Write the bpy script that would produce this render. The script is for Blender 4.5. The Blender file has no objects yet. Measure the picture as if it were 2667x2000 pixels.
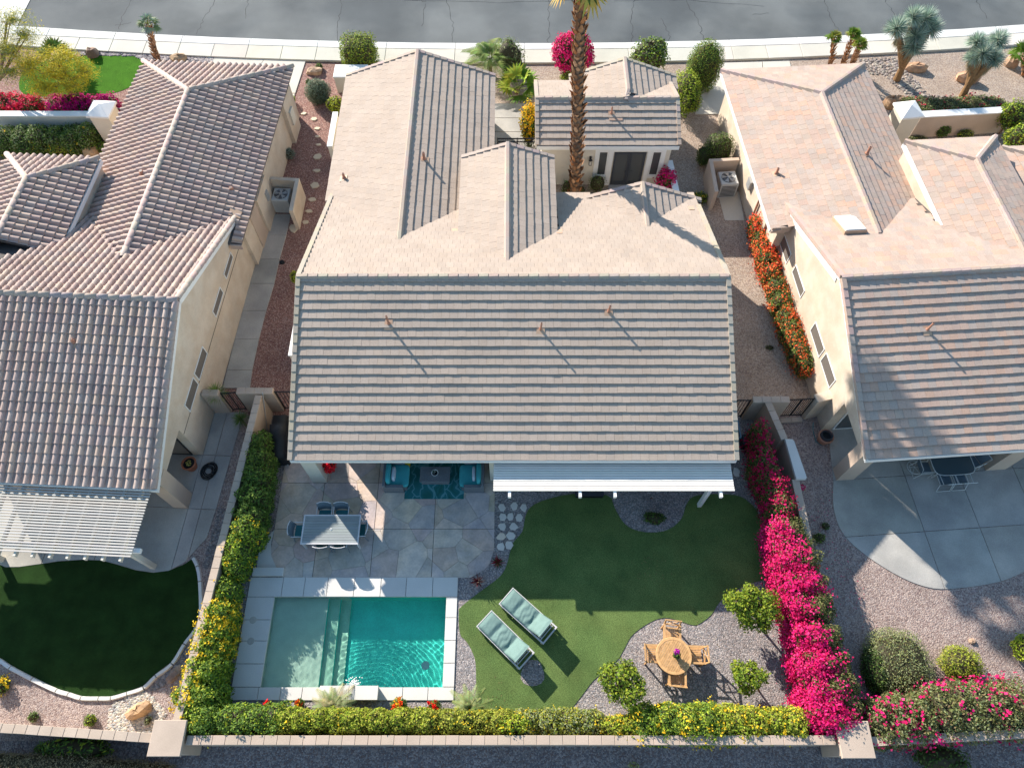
import bpy, math, random
import numpy as np
from mathutils import Vector, Matrix
R_ = math.radians
random.seed(7); rng = np.random.default_rng(7)
scene = bpy.context.scene
COL = scene.collection
# ---------------------------------------------------------------- camera, sky, sun, exposure
FPX, TH, CAMH = 1870.0, R_(61.2), 26.5           # focal length in photo pixels, pitch below the horizon, drone height
cam_d = bpy.data.cameras.new('camera'); cam = bpy.data.objects.new('camera', cam_d); COL.objects.link(cam)
cam.location = (0, 0, CAMH); cam.rotation_euler = (R_(90) - TH, 0, 0)
cam_d.sensor_width = 36; cam_d.lens = 36 * FPX / 2667; cam_d.clip_end = 3000
scene.camera = cam
SUNV = Vector((-1.25, 1.53, 1.0)).normalized()     # towards the sun
world = bpy.data.worlds.new('World'); scene.world = world; world.use_nodes = True
wn = world.node_tree; wn.nodes.clear()
sky = wn.nodes.new('ShaderNodeTexSky'); sky.sky_type = 'NISHITA'; sky.sun_disc = False
sky.sun_elevation = math.asin(SUNV.z); sky.sun_rotation = math.atan2(SUNV.x, SUNV.y)
sky.air_density = 1.0; sky.dust_density = 0.3; sky.ozone_density = 1.0
bgn = wn.nodes.new('ShaderNodeBackground'); bgn.inputs[1].default_value = 0.125
wo = wn.nodes.new('ShaderNodeOutputWorld')
hs = wn.nodes.new('ShaderNodeHueSaturation'); hs.inputs['Saturation'].default_value = 1.08; hs.inputs['Hue'].default_value = 0.492
wn.links.new(sky.outputs[0], hs.inputs['Color']); wn.links.new(hs.outputs[0], bgn.inputs[0]); wn.links.new(bgn.outputs[0], wo.inputs[0])
sd = bpy.data.lights.new('sun', 'SUN'); sd.energy = 5.0; sd.angle = R_(0.53); sd.color = (1.0, 0.93, 0.84)
sun = bpy.data.objects.new('sun', sd); COL.objects.link(sun); sun.location = (-30, 40, 40)
sun.rotation_euler = SUNV.to_track_quat('Z', 'Y').to_euler()
vs = scene.view_settings; vs.view_transform = 'Standard'; vs.look = 'None'; vs.exposure = 1.0; vs.gamma = 1; vs.use_curve_mapping = False

# ---------------------------------------------------------------- surveying: where a sight line meets a plane at its real height
SN, CS = math.sin(TH), math.cos(TH)
def ray(u, v):
    a = (u - 1333.5) / FPX; b = (v - 1000) / FPX
    return Vector((a, CS - b * SN, -(SN + b * CS)))
def W(u, v, z=0.0):
    d = ray(u, v); t = (CAMH - z) / -d.z
    return Vector((d.x * t, d.y * t, z))
class Frame:
    def __init__(s, ox, oy, deg):
        s.o = Vector((ox, oy, 0)); s.a = R_(deg)
        s.M = Matrix.Translation(s.o) @ Matrix.Rotation(s.a, 4, 'Z'); s.I = s.M.inverted()
    def loc(s, u, v, z=0.0): return s.I @ W(u, v, z)
    def hit(s, u, v, p, n):
        o = s.I @ Vector((0, 0, CAMH)); d = (s.I.to_3x3() @ ray(u, v)); n = Vector(n); p = Vector(p)
        return o + d * ((p - o).dot(n) / d.dot(n))

# ---------------------------------------------------------------- mesh builder
class MB:
    def __init__(s): s.v = []; s.f = []; s.c = []; s.smooth = False
    def add(s, vs, fs, col=(1, 1, 1)):
        o = len(s.v); s.v += [tuple(p) for p in vs]
        s.f += [tuple(i + o for i in f) for f in fs]; s.c += [col] * len(fs); return s
    def box(s, x0, x1, y0, y1, z0, z1, col=(1, 1, 1)):
        return s.add([(x0,y0,z0),(x1,y0,z0),(x1,y1,z0),(x0,y1,z0),(x0,y0,z1),(x1,y0,z1),(x1,y1,z1),(x0,y1,z1)],
                     [(0,3,2,1),(4,5,6,7),(0,1,5,4),(1,2,6,5),(2,3,7,6),(3,0,4,7)], col)
    def bar(s, p, q, w, h, col=(1, 1, 1), up=(0, 0, 1)):
        p = Vector(p); q = Vector(q); d = (q - p).normalized(); up = Vector(up)
        if abs(d.dot(up)) > .98: up = Vector((0, 1, 0))
        a = d.cross(up).normalized() * w / 2; b = a.cross(d).normalized() * h / 2
        vs = [p-a-b, p+a-b, p+a+b, p-a+b, q-a-b, q+a-b, q+a+b, q-a+b]
        return s.add(vs, [(0,1,2,3),(7,6,5,4),(0,4,5,1),(1,5,6,2),(2,6,7,3),(3,7,4,0)], col)
    def prism(s, poly, z0, z1, col=(1, 1, 1), zf=None):
        n = len(poly); a = sum(poly[i][0]*poly[(i+1)%n][1]-poly[(i+1)%n][0]*poly[i][1] for i in range(n))
        if a < 0: poly = poly[::-1]
        vs = [(p[0], p[1], z0) for p in poly] + [(p[0], p[1], z1) for p in poly]
        fs = [tuple(range(n-1, -1, -1)), tuple(range(n, 2*n))] + [(i, (i+1) % n, n+(i+1) % n, n+i) for i in range(n)]
        return s.add(vs, fs, col)
    def bev(s, poly, z0, z1, b=.01, col=(1, 1, 1)):
        """slab with a bevelled top edge"""
        n = len(poly); a = sum(poly[i][0]*poly[(i+1)%n][1]-poly[(i+1)%n][0]*poly[i][1] for i in range(n))
        if a < 0: poly = poly[::-1]
        cx = sum(p[0] for p in poly)/n; cy = sum(p[1] for p in poly)/n
        def sh(p):
            d = math.hypot(p[0]-cx, p[1]-cy) or 1; k = max(0, 1 - b*1.4/d); return (cx+(p[0]-cx)*k, cy+(p[1]-cy)*k)
        top = [sh(p) for p in poly]
        vs = [(p[0],p[1],z0) for p in poly]+[(p[0],p[1],z1-b) for p in poly]+[(p[0],p[1],z1) for p in top]
        fs = [tuple(range(2*n, 3*n))]+[(i,(i+1)%n,n+(i+1)%n,n+i) for i in range(n)]+[(n+i,n+(i+1)%n,2*n+(i+1)%n,2*n+i) for i in range(n)]
        return s.add(vs, fs, col)
    def tube(s, pts, rad, n=8, col=(1, 1, 1), cap=True):
        pts = [Vector(p) for p in pts]
        if not hasattr(rad, '__len__'): rad = [rad]*len(pts)
        o = []; ref = Vector((0, 0, 1))
        for i, p in enumerate(pts):
            d = (pts[min(i+1, len(pts)-1)] - pts[max(i-1, 0)]).normalized()
            r = ref if abs(d.dot(ref)) < .95 else Vector((0, 1, 0))
            a = d.cross(r).normalized(); b = d.cross(a)
            o += [p + (a*math.cos(2*math.pi*k/n) + b*math.sin(2*math.pi*k/n))*rad[i] for k in range(n)]
        fs = [(i*n+k, i*n+(k+1) % n, (i+1)*n+(k+1) % n, (i+1)*n+k) for i in range(len(pts)-1) for k in range(n)]
        if cap: fs += [tuple(range(n-1, -1, -1)), tuple((len(pts)-1)*n+k for k in range(n))]
        return s.add(o, fs, col)
    def lathe(s, prof, c=(0, 0, 0), n=20, col=(1, 1, 1)):
        vs = [(c[0]+r*math.cos(2*math.pi*k/n), c[1]+r*math.sin(2*math.pi*k/n), c[2]+z) for r, z in prof for k in range(n)]
        fs = [(i*n+k, i*n+(k+1) % n, (i+1)*n+(k+1) % n, (i+1)*n+k) for i in range(len(prof)-1) for k in range(n)]
        return s.add(vs, fs, col)
    def ell(s, c, r, n=12, m=8, col=(1, 1, 1), jit=0, p=1.0):
        vs = []; f = lambda t: math.copysign(abs(t)**p, t)
        for i in range(m+1):
            ph = math.pi*i/m
            for k in range(n):
                t = 2*math.pi*k/n; j = 1 + (random.random()-.5)*jit
                vs.append((c[0]+r[0]*f(math.sin(ph))*f(math.cos(t))*j, c[1]+r[1]*f(math.sin(ph))*f(math.sin(t))*j, c[2]+r[2]*f(math.cos(ph))*j))
        return s.add(vs, [(i*n+k, (i+1)*n+k, (i+1)*n+(k+1) % n, i*n+(k+1) % n) for i in range(m) for k in range(n)], col)
    def mesh(s, name, mat):
        me = bpy.data.meshes.new(name); me.from_pydata(s.v, [], s.f)
        at = me.color_attributes.new('Col', 'FLOAT_COLOR', 'CORNER')
        if s.f:
            cnt = np.array([len(f) for f in s.f]); c = np.ones((len(s.f), 4)); c[:, :3] = np.array(s.c)
            at.data.foreach_set('color', np.repeat(c, cnt, axis=0).ravel().astype(np.float32))
        me.materials.append(mat)
        if s.smooth: me.polygons.foreach_set('use_smooth', [True]*len(me.polygons))
        me.update(); return me
def npmesh(name, V, Q, C, mat, smooth=False):
    """V (n,3), Q (m,k) faces of equal size, C (m,3)"""
    V = np.asarray(V, np.float32); Q = np.asarray(Q, np.int32); k = Q.shape[1]; m = len(Q)
    me = bpy.data.meshes.new(name); me.vertices.add(len(V)); me.vertices.foreach_set('co', V.ravel())
    me.loops.add(m*k); me.loops.foreach_set('vertex_index', Q.ravel())
    me.polygons.add(m); me.polygons.foreach_set('loop_start', np.arange(m, dtype=np.int32)*k); me.polygons.foreach_set('loop_total', np.full(m, k, np.int32))
    me.update(calc_edges=True)
    at = me.color_attributes.new('Col', 'FLOAT_COLOR', 'CORNER'); c = np.ones((m, 4), np.float32); c[:, :3] = C
    at.data.foreach_set('color', np.repeat(c, k, axis=0).ravel())
    me.materials.append(mat); me.validate(); return me
def link(name, data, parent=None, M=None):
    o = bpy.data.objects.new(name, data); COL.objects.link(o)
    if parent is not None: o.parent = parent
    if M is not None: o.matrix_local = M
    return o
def O(name, mb, mat, parent=None, loc=None, stuff=False):
    if isinstance(mb, MB): mb = mb.mesh(name, mat)
    o = link(name, mb, parent)
    if loc is not None: o.location = loc
    if stuff: o['kind'] = 'stuff'
    return o
def tag(o, label=None, cat=None, group=None, kind=None):
    if label: o['label'] = label
    if cat: o['category'] = cat
    if group: o['group'] = group
    if kind: o['kind'] = kind
    return o
def T(name, label, cat, loc=(0, 0, 0), rz=0.0, group=None):
    o = link(name, None); o.location = loc; o.rotation_euler = (0, 0, rz)
    o.empty_display_size = .3
    return tag(o, label, cat, group)
def ST(name, mb, mat, stuff=False):
    return tag(O(name, mb, mat), kind='stuff' if stuff else 'structure')
def copy_tree(o, parent=None):
    c = o.copy(); COL.objects.link(c)
    if parent is not None: c.parent = parent; c.matrix_parent_inverse = o.matrix_parent_inverse
    for ch in list(o.children): copy_tree(ch, c)
    return c
def place(src, loc, rz, label, first):
    o = src if first else copy_tree(src)
    o.location = loc; o.rotation_euler = (0, 0, rz); o['label'] = label
    return o

# ---------------------------------------------------------------- materials
MATS = {}
def pm(name, base, rough=.8, var=.12, vs=3.0, fine=0.0, fs=40.0, bump=0.0, bs=60.0, spec=.3, metal=0.0, col=False, tint2=None, t2s=.6, trans=0.0, coat=0.0):
    """principled material: base colour times two scales of noise, optional second tint, per-face colour, bump"""
    if name in MATS: return MATS[name]
    m = bpy.data.materials.new(name); m.use_nodes = True; N = m.node_tree.nodes; L = m.node_tree.links
    b = N['Principled BSDF']; b.inputs['Roughness'].default_value = rough; b.inputs['Metallic'].default_value = metal
    b.inputs['Specular IOR Level'].default_value = spec
    if coat: b.inputs['Coat Weight'].default_value = coat
    g = N.new('ShaderNodeNewGeometry').outputs['Position']
    def noise(sc, det=3):
        n = N.new('ShaderNodeTexNoise'); n.inputs['Scale'].default_value = sc; n.inputs['Detail'].default_value = det
        L.new(g, n.inputs['Vector']); return n.outputs['Fac']
    def mul(sock, fac, lo, hi):
        mr = N.new('ShaderNodeMapRange'); mr.inputs[1].default_value = .3; mr.inputs[2].default_value = .7
        mr.inputs[3].default_value = lo; mr.inputs[4].default_value = hi; L.new(fac, mr.inputs[0])
        x = N.new('ShaderNodeMix'); x.data_type = 'RGBA'; x.blend_type = 'MULTIPLY'; x.inputs[0].default_value = 1
        cr = N.new('ShaderNodeCombineColor'); [L.new(mr.outputs[0], cr.inputs[i]) for i in range(3)]
        L.new(sock, x.inputs[6]); L.new(cr.outputs[0], x.inputs[7]); return x.outputs[2]
    rgb = N.new('ShaderNodeRGB'); rgb.outputs[0].default_value = (*base, 1); c = rgb.outputs[0]
    if tint2:
        x = N.new('ShaderNodeMix'); x.data_type = 'RGBA'; mr = N.new('ShaderNodeMapRange'); mr.inputs[1].default_value = .4; mr.inputs[2].default_value = .6
        L.new(noise(t2s, 4), mr.inputs[0]); L.new(mr.outputs[0], x.inputs[0]); L.new(c, x.inputs[6]); x.inputs[7].default_value = (*tint2, 1); c = x.outputs[2]
    if var: c = mul(c, noise(vs), 1-var, 1+var)
    if fine: c = mul(c, noise(fs, 2), 1-fine, 1+fine)
    if col:
        a = N.new('ShaderNodeAttribute'); a.attribute_name = 'Col'
        x = N.new('ShaderNodeMix'); x.data_type = 'RGBA'; x.blend_type = 'MULTIPLY'; x.inputs[0].default_value = 1
        L.new(c, x.inputs[6]); L.new(a.outputs['Color'], x.inputs[7]); c = x.outputs[2]
    L.new(c, b.inputs['Base Color'])
    if bump:
        bp = N.new('ShaderNodeBump'); bp.inputs['Strength'].default_value = bump; bp.inputs['Distance'].default_value = .02
        L.new(noise(bs, 3), bp.inputs['Height']); L.new(bp.outputs[0], b.inputs['Normal'])
    if trans:
        tr = N.new('ShaderNodeBsdfTranslucent'); L.new(c, tr.inputs[0]); ms = N.new('ShaderNodeMixShader'); ms.inputs[0].default_value = trans
        L.new(b.outputs[0], ms.inputs[1]); L.new(tr.outputs[0], ms.inputs[2]); L.new(ms.outputs[0], N['Material Output'].inputs[0])
    MATS[name] = m; return m
def gravel(name, cols, scale=28.0, bump=.9, patch=.12):
    """packed stones: voronoi cells, each its own tone from a ramp, with rounded relief"""
    m = bpy.data.materials.new(name); m.use_nodes = True; N = m.node_tree.nodes; L = m.node_tree.links; b = N['Principled BSDF']
    b.inputs['Roughness'].default_value = .85; b.inputs['Specular IOR Level'].default_value = .25
    g = N.new('ShaderNodeNewGeometry').outputs['Position']
    nz = N.new('ShaderNodeTexNoise'); nz.inputs['Scale'].default_value = scale*.6; L.new(g, nz.inputs['Vector'])
    ad = N.new('ShaderNodeVectorMath'); ad.operation = 'MULTIPLY_ADD'; L.new(nz.outputs['Color'], ad.inputs[0]); ad.inputs[1].default_value = (.03,)*3; L.new(g, ad.inputs[2])
    v = N.new('ShaderNodeTexVoronoi'); v.inputs['Scale'].default_value = scale; L.new(ad.outputs[0], v.inputs['Vector'])
    sep = N.new('ShaderNodeSeparateColor'); L.new(v.outputs['Color'], sep.inputs[0])
    r = N.new('ShaderNodeValToRGB'); L.new(sep.outputs[0], r.inputs[0]); r.color_ramp.interpolation = 'CONSTANT'
    for i, c in enumerate(cols):
        e = r.color_ramp.elements[0] if i == 0 else r.color_ramp.elements.new(i/len(cols)); e.position = i/len(cols); e.color = (*c, 1)
    while len(r.color_ramp.elements) > len(cols): r.color_ramp.elements.remove(r.color_ramp.elements[-1])
    n2 = N.new('ShaderNodeTexNoise'); n2.inputs['Scale'].default_value = .7; n2.inputs['Detail'].default_value = 4; L.new(g, n2.inputs['Vector'])
    mr = N.new('ShaderNodeMapRange'); mr.inputs[1].default_value = .3; mr.inputs[2].default_value = .7; mr.inputs[3].default_value = 1-patch; mr.inputs[4].default_value = 1+patch; L.new(n2.outputs[0], mr.inputs[0])
    x = N.new('ShaderNodeVectorMath'); x.operation = 'SCALE'; L.new(r.outputs[0], x.inputs[0]); L.new(mr.outputs[0], x.inputs[3]); L.new(x.outputs[0], b.inputs['Base Color'])
    inv = N.new('ShaderNodeMath'); inv.operation = 'SUBTRACT'; inv.inputs[0].default_value = 1; L.new(v.outputs['Distance'], inv.inputs[1])
    bp = N.new('ShaderNodeBump'); bp.inputs['Strength'].default_value = bump; bp.inputs['Distance'].default_value = .5/scale; L.new(inv.outputs[0], bp.inputs['Height']); L.new(bp.outputs[0], b.inputs['Normal'])
    MATS[name] = m; return m
def glassy(name, tint, rough=.05):
    m = pm(name, tint, rough, 0, spec=.8); return m
G_BACK = gravel('backyard gravel', [(.23,.205,.195),(.33,.29,.275),(.16,.145,.14),(.42,.37,.34),(.27,.22,.20),(.21,.20,.205)], 26)
G_RED = gravel('red brown gravel', [(.27,.14,.11),(.20,.09,.075),(.34,.19,.15),(.24,.13,.10),(.40,.27,.22),(.16,.08,.07)], 30)
G_TAN = gravel('tan gravel', [(.39,.30,.23),(.31,.23,.175),(.47,.38,.30),(.26,.19,.15),(.42,.32,.245),(.35,.285,.24)], 24)
G_PINK = gravel('pink gravel', [(.34,.255,.22),(.27,.19,.165),(.43,.34,.295),(.21,.15,.135),(.37,.285,.24),(.30,.24,.22)], 24)
G_DARK = gravel('grey brown gravel', [(.20,.18,.18),(.26,.22,.21),(.15,.13,.14),(.32,.28,.27),(.18,.13,.12)], 22)
M_ASPH = pm('asphalt', (.085,.094,.097), .9, .14, .35, .10, 60, .15, 120, tint2=(.14,.148,.145), t2s=.18)
M_CRACK = pm('crack filler', (.035,.035,.037), .8, .1)
M_WALK = pm('sidewalk concrete', (.56,.52,.44), .9, .06, .8, .05, 30, .1, 90, col=True)
M_CURB = pm('curb concrete', (.66,.64,.60), .9, .06, .8, .05, 30, .1, 90, col=True)
M_CONC = pm('patio concrete', (.42,.39,.345), .85, .14, .9, .08, 25, .1, 90, col=True, tint2=(.34,.32,.29))
M_COPE = pm('pool coping', (.62,.59,.54), .8, .05, 1.2, .04, 35, .08, 80, col=True)
M_FLAG = pm('flagstone', (.58,.47,.385), .7, .16, 2.2, .08, 14, .2, 50, col=True, tint2=(.50,.43,.385), t2s=1.2)
M_BED = pm('mortar bed', (.36,.30,.25), .9, .1); M_JOINT = pm('dark joint', (.14,.12,.10), .9, .1)
M_TURF = pm('artificial turf', (.105,.165,.050), .95, .16, 1.1, .45, 38, .9, 160, spec=.08, tint2=(.125,.18,.055), t2s=.9)
M_TURFD = pm('dark turf', (.018,.045,.010), .95, .25, 1.5, .5, 60, .9, 140, spec=.08)
M_TURFB = pm('bright turf', (.055,.16,.010), .95, .15, 1.5, .4, 60, .9, 140, spec=.08)
M_STUC = pm('cream stucco', (.58,.465,.35), .9, .10, .9, .05, 18, .25, 70, tint2=(.62,.52,.41), t2s=1.6)
M_STUC2 = pm('pale stucco', (.66,.60,.50), .9, .05, 1.2, .03, 30, .25, 70)
M_STUC3 = pm('pink tan stucco', (.52,.40,.31), .9, .07, 1.2, .04, 30, .3, 60)
M_BLOCK = pm('tan block', (.46,.36,.28), .9, .08, 1.5, .06, 30, .25, 60, col=True)
M_WHITE = pm('white paint', (.78,.77,.74), .6, .03, 2)
M_WPLANK = pm('white slat paint', (.66,.62,.56), .6, .04, 2, col=True)
M_TILE = pm('grey tan roof tile', (.41,.328,.265), .85, .06, 1.0, .07, 22, .15, 60, col=True)
M_TILE_R = pm('multi roof tile', (.43,.33,.27), .85, .06, 1.0, .08, 22, .15, 60, col=True)
M_TILE_L = pm('barrel roof tile', (.43,.335,.285), .8, .10, 1.3, .08, 18, .15, 60, col=True)
M_DECK = pm('roof underlay', (.10,.09,.085), .95, .1)
M_PIPE = pm('terracotta paint', (.42,.20,.13), .7, .1)
M_FLASH = pm('tan flashing', (.50,.33,.22), .6, .1)
M_GLASS = glassy('window glass', (.075,.08,.08))
M_SCREEN = pm('window screen', (.16,.14,.12), .6, .08, 20)
M_DKGREY = pm('charcoal frame', (.05,.055,.065), .5, .05)
M_BLACK = pm('black cover', (.012,.013,.015), .55, .2, 8, bump=.3, bs=12, spec=.3)
M_IRON = pm('black iron', (.02,.02,.022), .5, .1)
M_METAL = pm('grey metal', (.50,.50,.49), .4, .05, metal=.5)
M_ACBODY = pm('condenser paint', (.52,.52,.49), .5, .05)
M_LEAF = pm('leaf', (1, 1, 1), .62, 0, fine=.12, fs=25, spec=.14, col=True, trans=.22)
M_PETAL = pm('petal', (1, 1, 1), .7, 0, spec=.1, col=True, trans=.25)
M_BARK = pm('bark', (.20,.13,.085), .9, .25, 12, bump=.5, bs=40, col=True)
M_PEB = pm('river pebble', (.42,.40,.37), .75, .2, 8, .1, 30, .2, 30, col=True)
M_ROCK = pm('boulder', (.42,.32,.23), .85, .2, 4, .1, 25, .6, 12, tint2=(.34,.25,.19), t2s=3, col=True)
M_TEAK = pm('teak', (.52,.30,.13), .55, .18, 9, .08, 50, col=True)
M_TERR = pm('terracotta', (.36,.13,.07), .7, .12, 6)
M_WICK = pm('grey wicker', (.16,.175,.19), .8, .2, 40, .3, 90, .5, 90)
M_TEAL = pm('teal cushion', (.06,.38,.40), .85, .08, 5, bump=.3, bs=10)
M_MINT = pm('mint cushion', (.15,.235,.21), .85, .06, 5, .05, 30, .5, 9)
M_PILLOW = pm('pale pillow', (.55,.60,.66), .85, .06, 6)
M_LFRAME = pm('lounger frame', (.58,.56,.55), .6, .06)
M_SLATE = pm('blue grey slat', (.27,.29,.28), .6, .06, 3, col=True)
M_BLUEF = pm('grey blue chair', (.12,.16,.19), .6, .1, 6)
M_TEALS = pm('teal sling', (.03,.15,.16), .8, .1, 6)
M_WTUBE = pm('white tube', (.62,.63,.60), .4, .04)
M_PLASTER = pm('pool plaster', (.58,.57,.49), .8, .06, 3, .05, 25)
M_YEL = pm('yellow stool', (.55,.38,.02), .5, .05)
# ---------------------------------------------------------------- ground, street, pavements
def px(pts, z=0.0): return [tuple(W(u, v, z))[:2] for u, v in pts]
def sheet(name, poly, z, mat, stuff=False):
    n = len(poly); a = sum(poly[i][0]*poly[(i+1)%n][1]-poly[(i+1)%n][0]*poly[i][1] for i in range(n))
    if a < 0: poly = poly[::-1]
    return ST(name, MB().add([(p[0], p[1], z) for p in poly], [tuple(range(n))]), mat, stuff)
def smooth(pts, k=4, closed=True):
    n = len(pts); out = []
    rngi = range(n) if closed else range(n-1)
    for i in rngi:
        g = lambda j: pts[j % n] if closed else pts[max(0, min(n-1, j))]
        p0, p1, p2, p3 = g(i-1), g(i), g(i+1), g(i+2)
        for j in range(k):
            t = j/k
            out.append(tuple(.5*((2*p1[d]) + (-p0[d]+p2[d])*t + (2*p0[d]-5*p1[d]+4*p2[d]-p3[d])*t*t + (-p0[d]+3*p1[d]-3*p2[d]+p3[d])*t**3) for d in (0, 1)))
    if not closed: out.append(pts[-1])
    return out
PX0, PX1, PY0, PY1 = -8.62, -2.35, 2.72, 5.80      # water basin
# ground sheet with a hole where the pool is dug
g = MB()
X = [-400, PX0-.02, PX1+.02, 400]; Y = [-300, PY0-.02, PY1+.02, 600]
for i in range(3):
    for j in range(3):
        if (i, j) != (1, 1):
            g.add([(X[i],Y[j],0),(X[i+1],Y[j],0),(X[i+1],Y[j+1],0),(X[i],Y[j+1],0)], [(0,1,2,3)])
ST('ground', g, G_DARK)
by = MB()
X = [-10.3, PX0-.02, PX1+.02, 10.35]; Y = [1.1, PY0-.02, PY1+.02, 13.1]
for i in range(3):
    for j in range(3):
        if (i, j) != (1, 1): by.add([(X[i],Y[j],.004),(X[i+1],Y[j],.004),(X[i+1],Y[j+1],.004),(X[i],Y[j+1],.004)], [(0,1,2,3)])
ST('backyard_gravel', by, G_BACK)
sheet('side_yard_gravel', [(-9.9,13.1),(-8.0,13.1),(-7.4,36.0),(-12.6,36.0),(-12.0,13.1)], .004, G_RED)
sheet('side_yard_gravel', [(7.2,13.1),(13.5,13.1),(10.3,31.5),(9.9,35.4),(-7.3,35.4),(-7.3,13.1)], .0045, G_TAN)
sheet('neighbour_gravel', [(10.36,1.1),(30,1.1),(30,14),(13.5,14),(10.36,13.1)], .004, G_PINK)
sheet('front_yard_gravel', [(9.9,31.5),(13.5,14),(60,14),(60,37.5),(23,36.3),(10,35.4)], .005, G_TAN)
sheet('neighbour_gravel', [(-10.31,1.1),(-30,1.1),(-30,13.1),(-10.31,13.1)], .004, G_PINK)
sheet('front_yard_gravel', [(-12.6,13.2),(-12.5,36),(-24,37.2),(-60,38),(-60,13.2)], .006, G_RED)
# street
def arc(x, y0, k=.0019): return y0 + k*x*x
xs = [-60+i*2 for i in range(61)]
rd = MB()
for i in range(60):
    rd.add([(xs[i],arc(xs[i],36.62),.01),(xs[i+1],arc(xs[i+1],36.62),.01),(xs[i+1],52,.01),(xs[i],52,.01)], [(0,1,2,3)])
ST('road', rd, M_ASPH)
def ribbon(mb, f0, f1, x0, x1, z0, z1, col=(1,1,1), n=4):
    pts = [(x0+(x1-x0)*i/n, f0(x0+(x1-x0)*i/n)) for i in range(n+1)] + [(x1-(x1-x0)*i/n, f1(x1-(x1-x0)*i/n)) for i in range(n+1)]
    return mb.bev(pts, z0, z1, .012, col)
def tintc(a=.05, b=.03):
    k = 1 + random.uniform(-a, a); return (k*(1+random.uniform(-b, b)), k, k*(1+random.uniform(-b, b)))
curb = T('curb', '', ''); curb['kind'] = 'structure'
xc = -30.5
while xc < 31:
    L = 3.9
    m = MB(); ribbon(m, lambda x: arc(x, 36.02, .0017), lambda x: arc(x, 36.50), xc+.012, xc+L-.012, 0, .13, tintc(.03))
    ribbon(m, lambda x: arc(x, 36.51), lambda x: arc(x, 36.66), xc+.012, xc+L-.012, 0, .03, tintc(.04))
    O('kerb_stone', m, M_CURB, curb); xc += L
walk = T('sidewalk', '', ''); walk['kind'] = 'structure'
xc = -30.5; i = 0
while xc < 31:
    L = 1.95
    f1 = lambda x: arc(x, 36.0, .0017); f0 = lambda x: arc(x, 34.87, .0019)
    wob = tintc(.05)
    if i % 11 == 7: wob = tuple(c*.9 for c in wob)
    if xc < -24: wob = tuple(c*1.1 for c in wob)
    O('sidewalk_slab', ribbon(MB(), f0, f1, xc+.01, xc+L-.01, 0, .12, wob), M_WALK, walk); xc += L; i += 1
sheet('corner_apron', px([(-160,-60),(80,0),(46,68),(-160,62)]) , .035, M_CURB)
def slabs(name, polys, mat, z=.06, piece='slab', mb0=None):
    r = T(name, '', ''); r['kind'] = 'structure'
    for p in polys: O(piece, MB().bev(p, -.05, z, .01, tintc(.04, .015)), mat, r)
    return r
def shrink(poly, d=.008):
    cx = sum(p[0] for p in poly)/len(poly); cy = sum(p[1] for p in poly)/len(poly); o = []
    for p in poly:
        L = math.hypot(p[0]-cx, p[1]-cy) or 1; k = 1-d/L; o.append((cx+(p[0]-cx)*k, cy+(p[1]-cy)*k))
    return o
slabs('driveway', [shrink(px(q)) for q in ([(540,150),(690,156),(668,187),(520,187)], [(690,156),(797,161),(770,245),(640,245),(668,187)], [(640,246),(769,246),(748,330),(600,330)])], M_WALK, .05)
slabs('driveway', [shrink(px(q)) for q in ([(1830,167),(1985,163),(1990,300),(1810,300)], [(1986,163),(2056,161),(2066,200),(1990,200)])], M_WALK, .05)
slabs('entry_walk', [shrink(px(q)) for q in ([(1215,272),(1450,272),(1440,309),(1215,309)], [(1215,310),(1440,310),(1430,345),(1215,345)], [(1215,346),(1430,346),(1420,420),(1215,420)], [(1585,478),(1672,478),(1660,540),(1580,540)])], M_CONC, .05)
LW_ = [559,614.6,677,740.5,811,885,965,1012]; RX = [759,746.5,729,715,694,675,658,652]; LX = [690,678,665,650,632,612,592,580]
slabs('side_path', [shrink(px([(LX[i],LW_[i]),(RX[i],LW_[i]),(RX[i+1],LW_[i+1]),(LX[i+1],LW_[i+1])])) for i in range(7)], M_CONC, .05)
sheet('condenser_pad', px([(1868,500),(1925,500),(1938,575),(1888,575)]), .02, M_WALK)
# asphalt cracks (raised filler beads, a few mm)
cr = MB()
def crack(pts, w=.026):
    P = []
    for i in range(len(pts)-1):
        a = W(*pts[i]); b = W(*pts[i+1]); n = 7
        P += [a.lerp(b, k/n) + Vector((random.uniform(-.09,.09), random.uniform(-.05,.05), 0)) for k in range(n)]
    P.append(W(*pts[-1]))
    for a, b in zip(P, P[1:]):
        d = (b-a).normalized(); s = Vector((-d.y, d.x, 0))*w*random.uniform(.3,.6)
        cr.add([(a+s)[:2]+(.0145,), (a-s)[:2]+(.0145,), (b-s)[:2]+(.0145,), (b+s)[:2]+(.0145,)], [(0,1,2,3)])
for c in ([(345,0),(322,40),(310,78)],[(560,0),(530,55),(512,90)],[(647,0),(640,50)],[(890,0),(882,50),(880,107)],[(1160,0),(1180,60),(1178,113)],[(1110,10),(1098,70)],
          [(1050,2),(1300,8),(1500,2)],[(1428,0),(1430,60),(1428,113)],[(1652,0),(1645,60),(1645,112)],[(1720,50),(1742,90),(1743,112)],[(1785,0),(1820,60),(1832,108)],[(2148,0),(2165,50),(2190,95)],[(2000,35),(1960,40)],
          [(1600,3),(1780,1),(1990,18)],[(2305,0),(2330,40)],[(2540,0),(2570,50)],[(1065,0),(1110,6)],[(340,60),(300,68)]): crack(c)
ST('road_crack', cr, M_CRACK, True)

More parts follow.
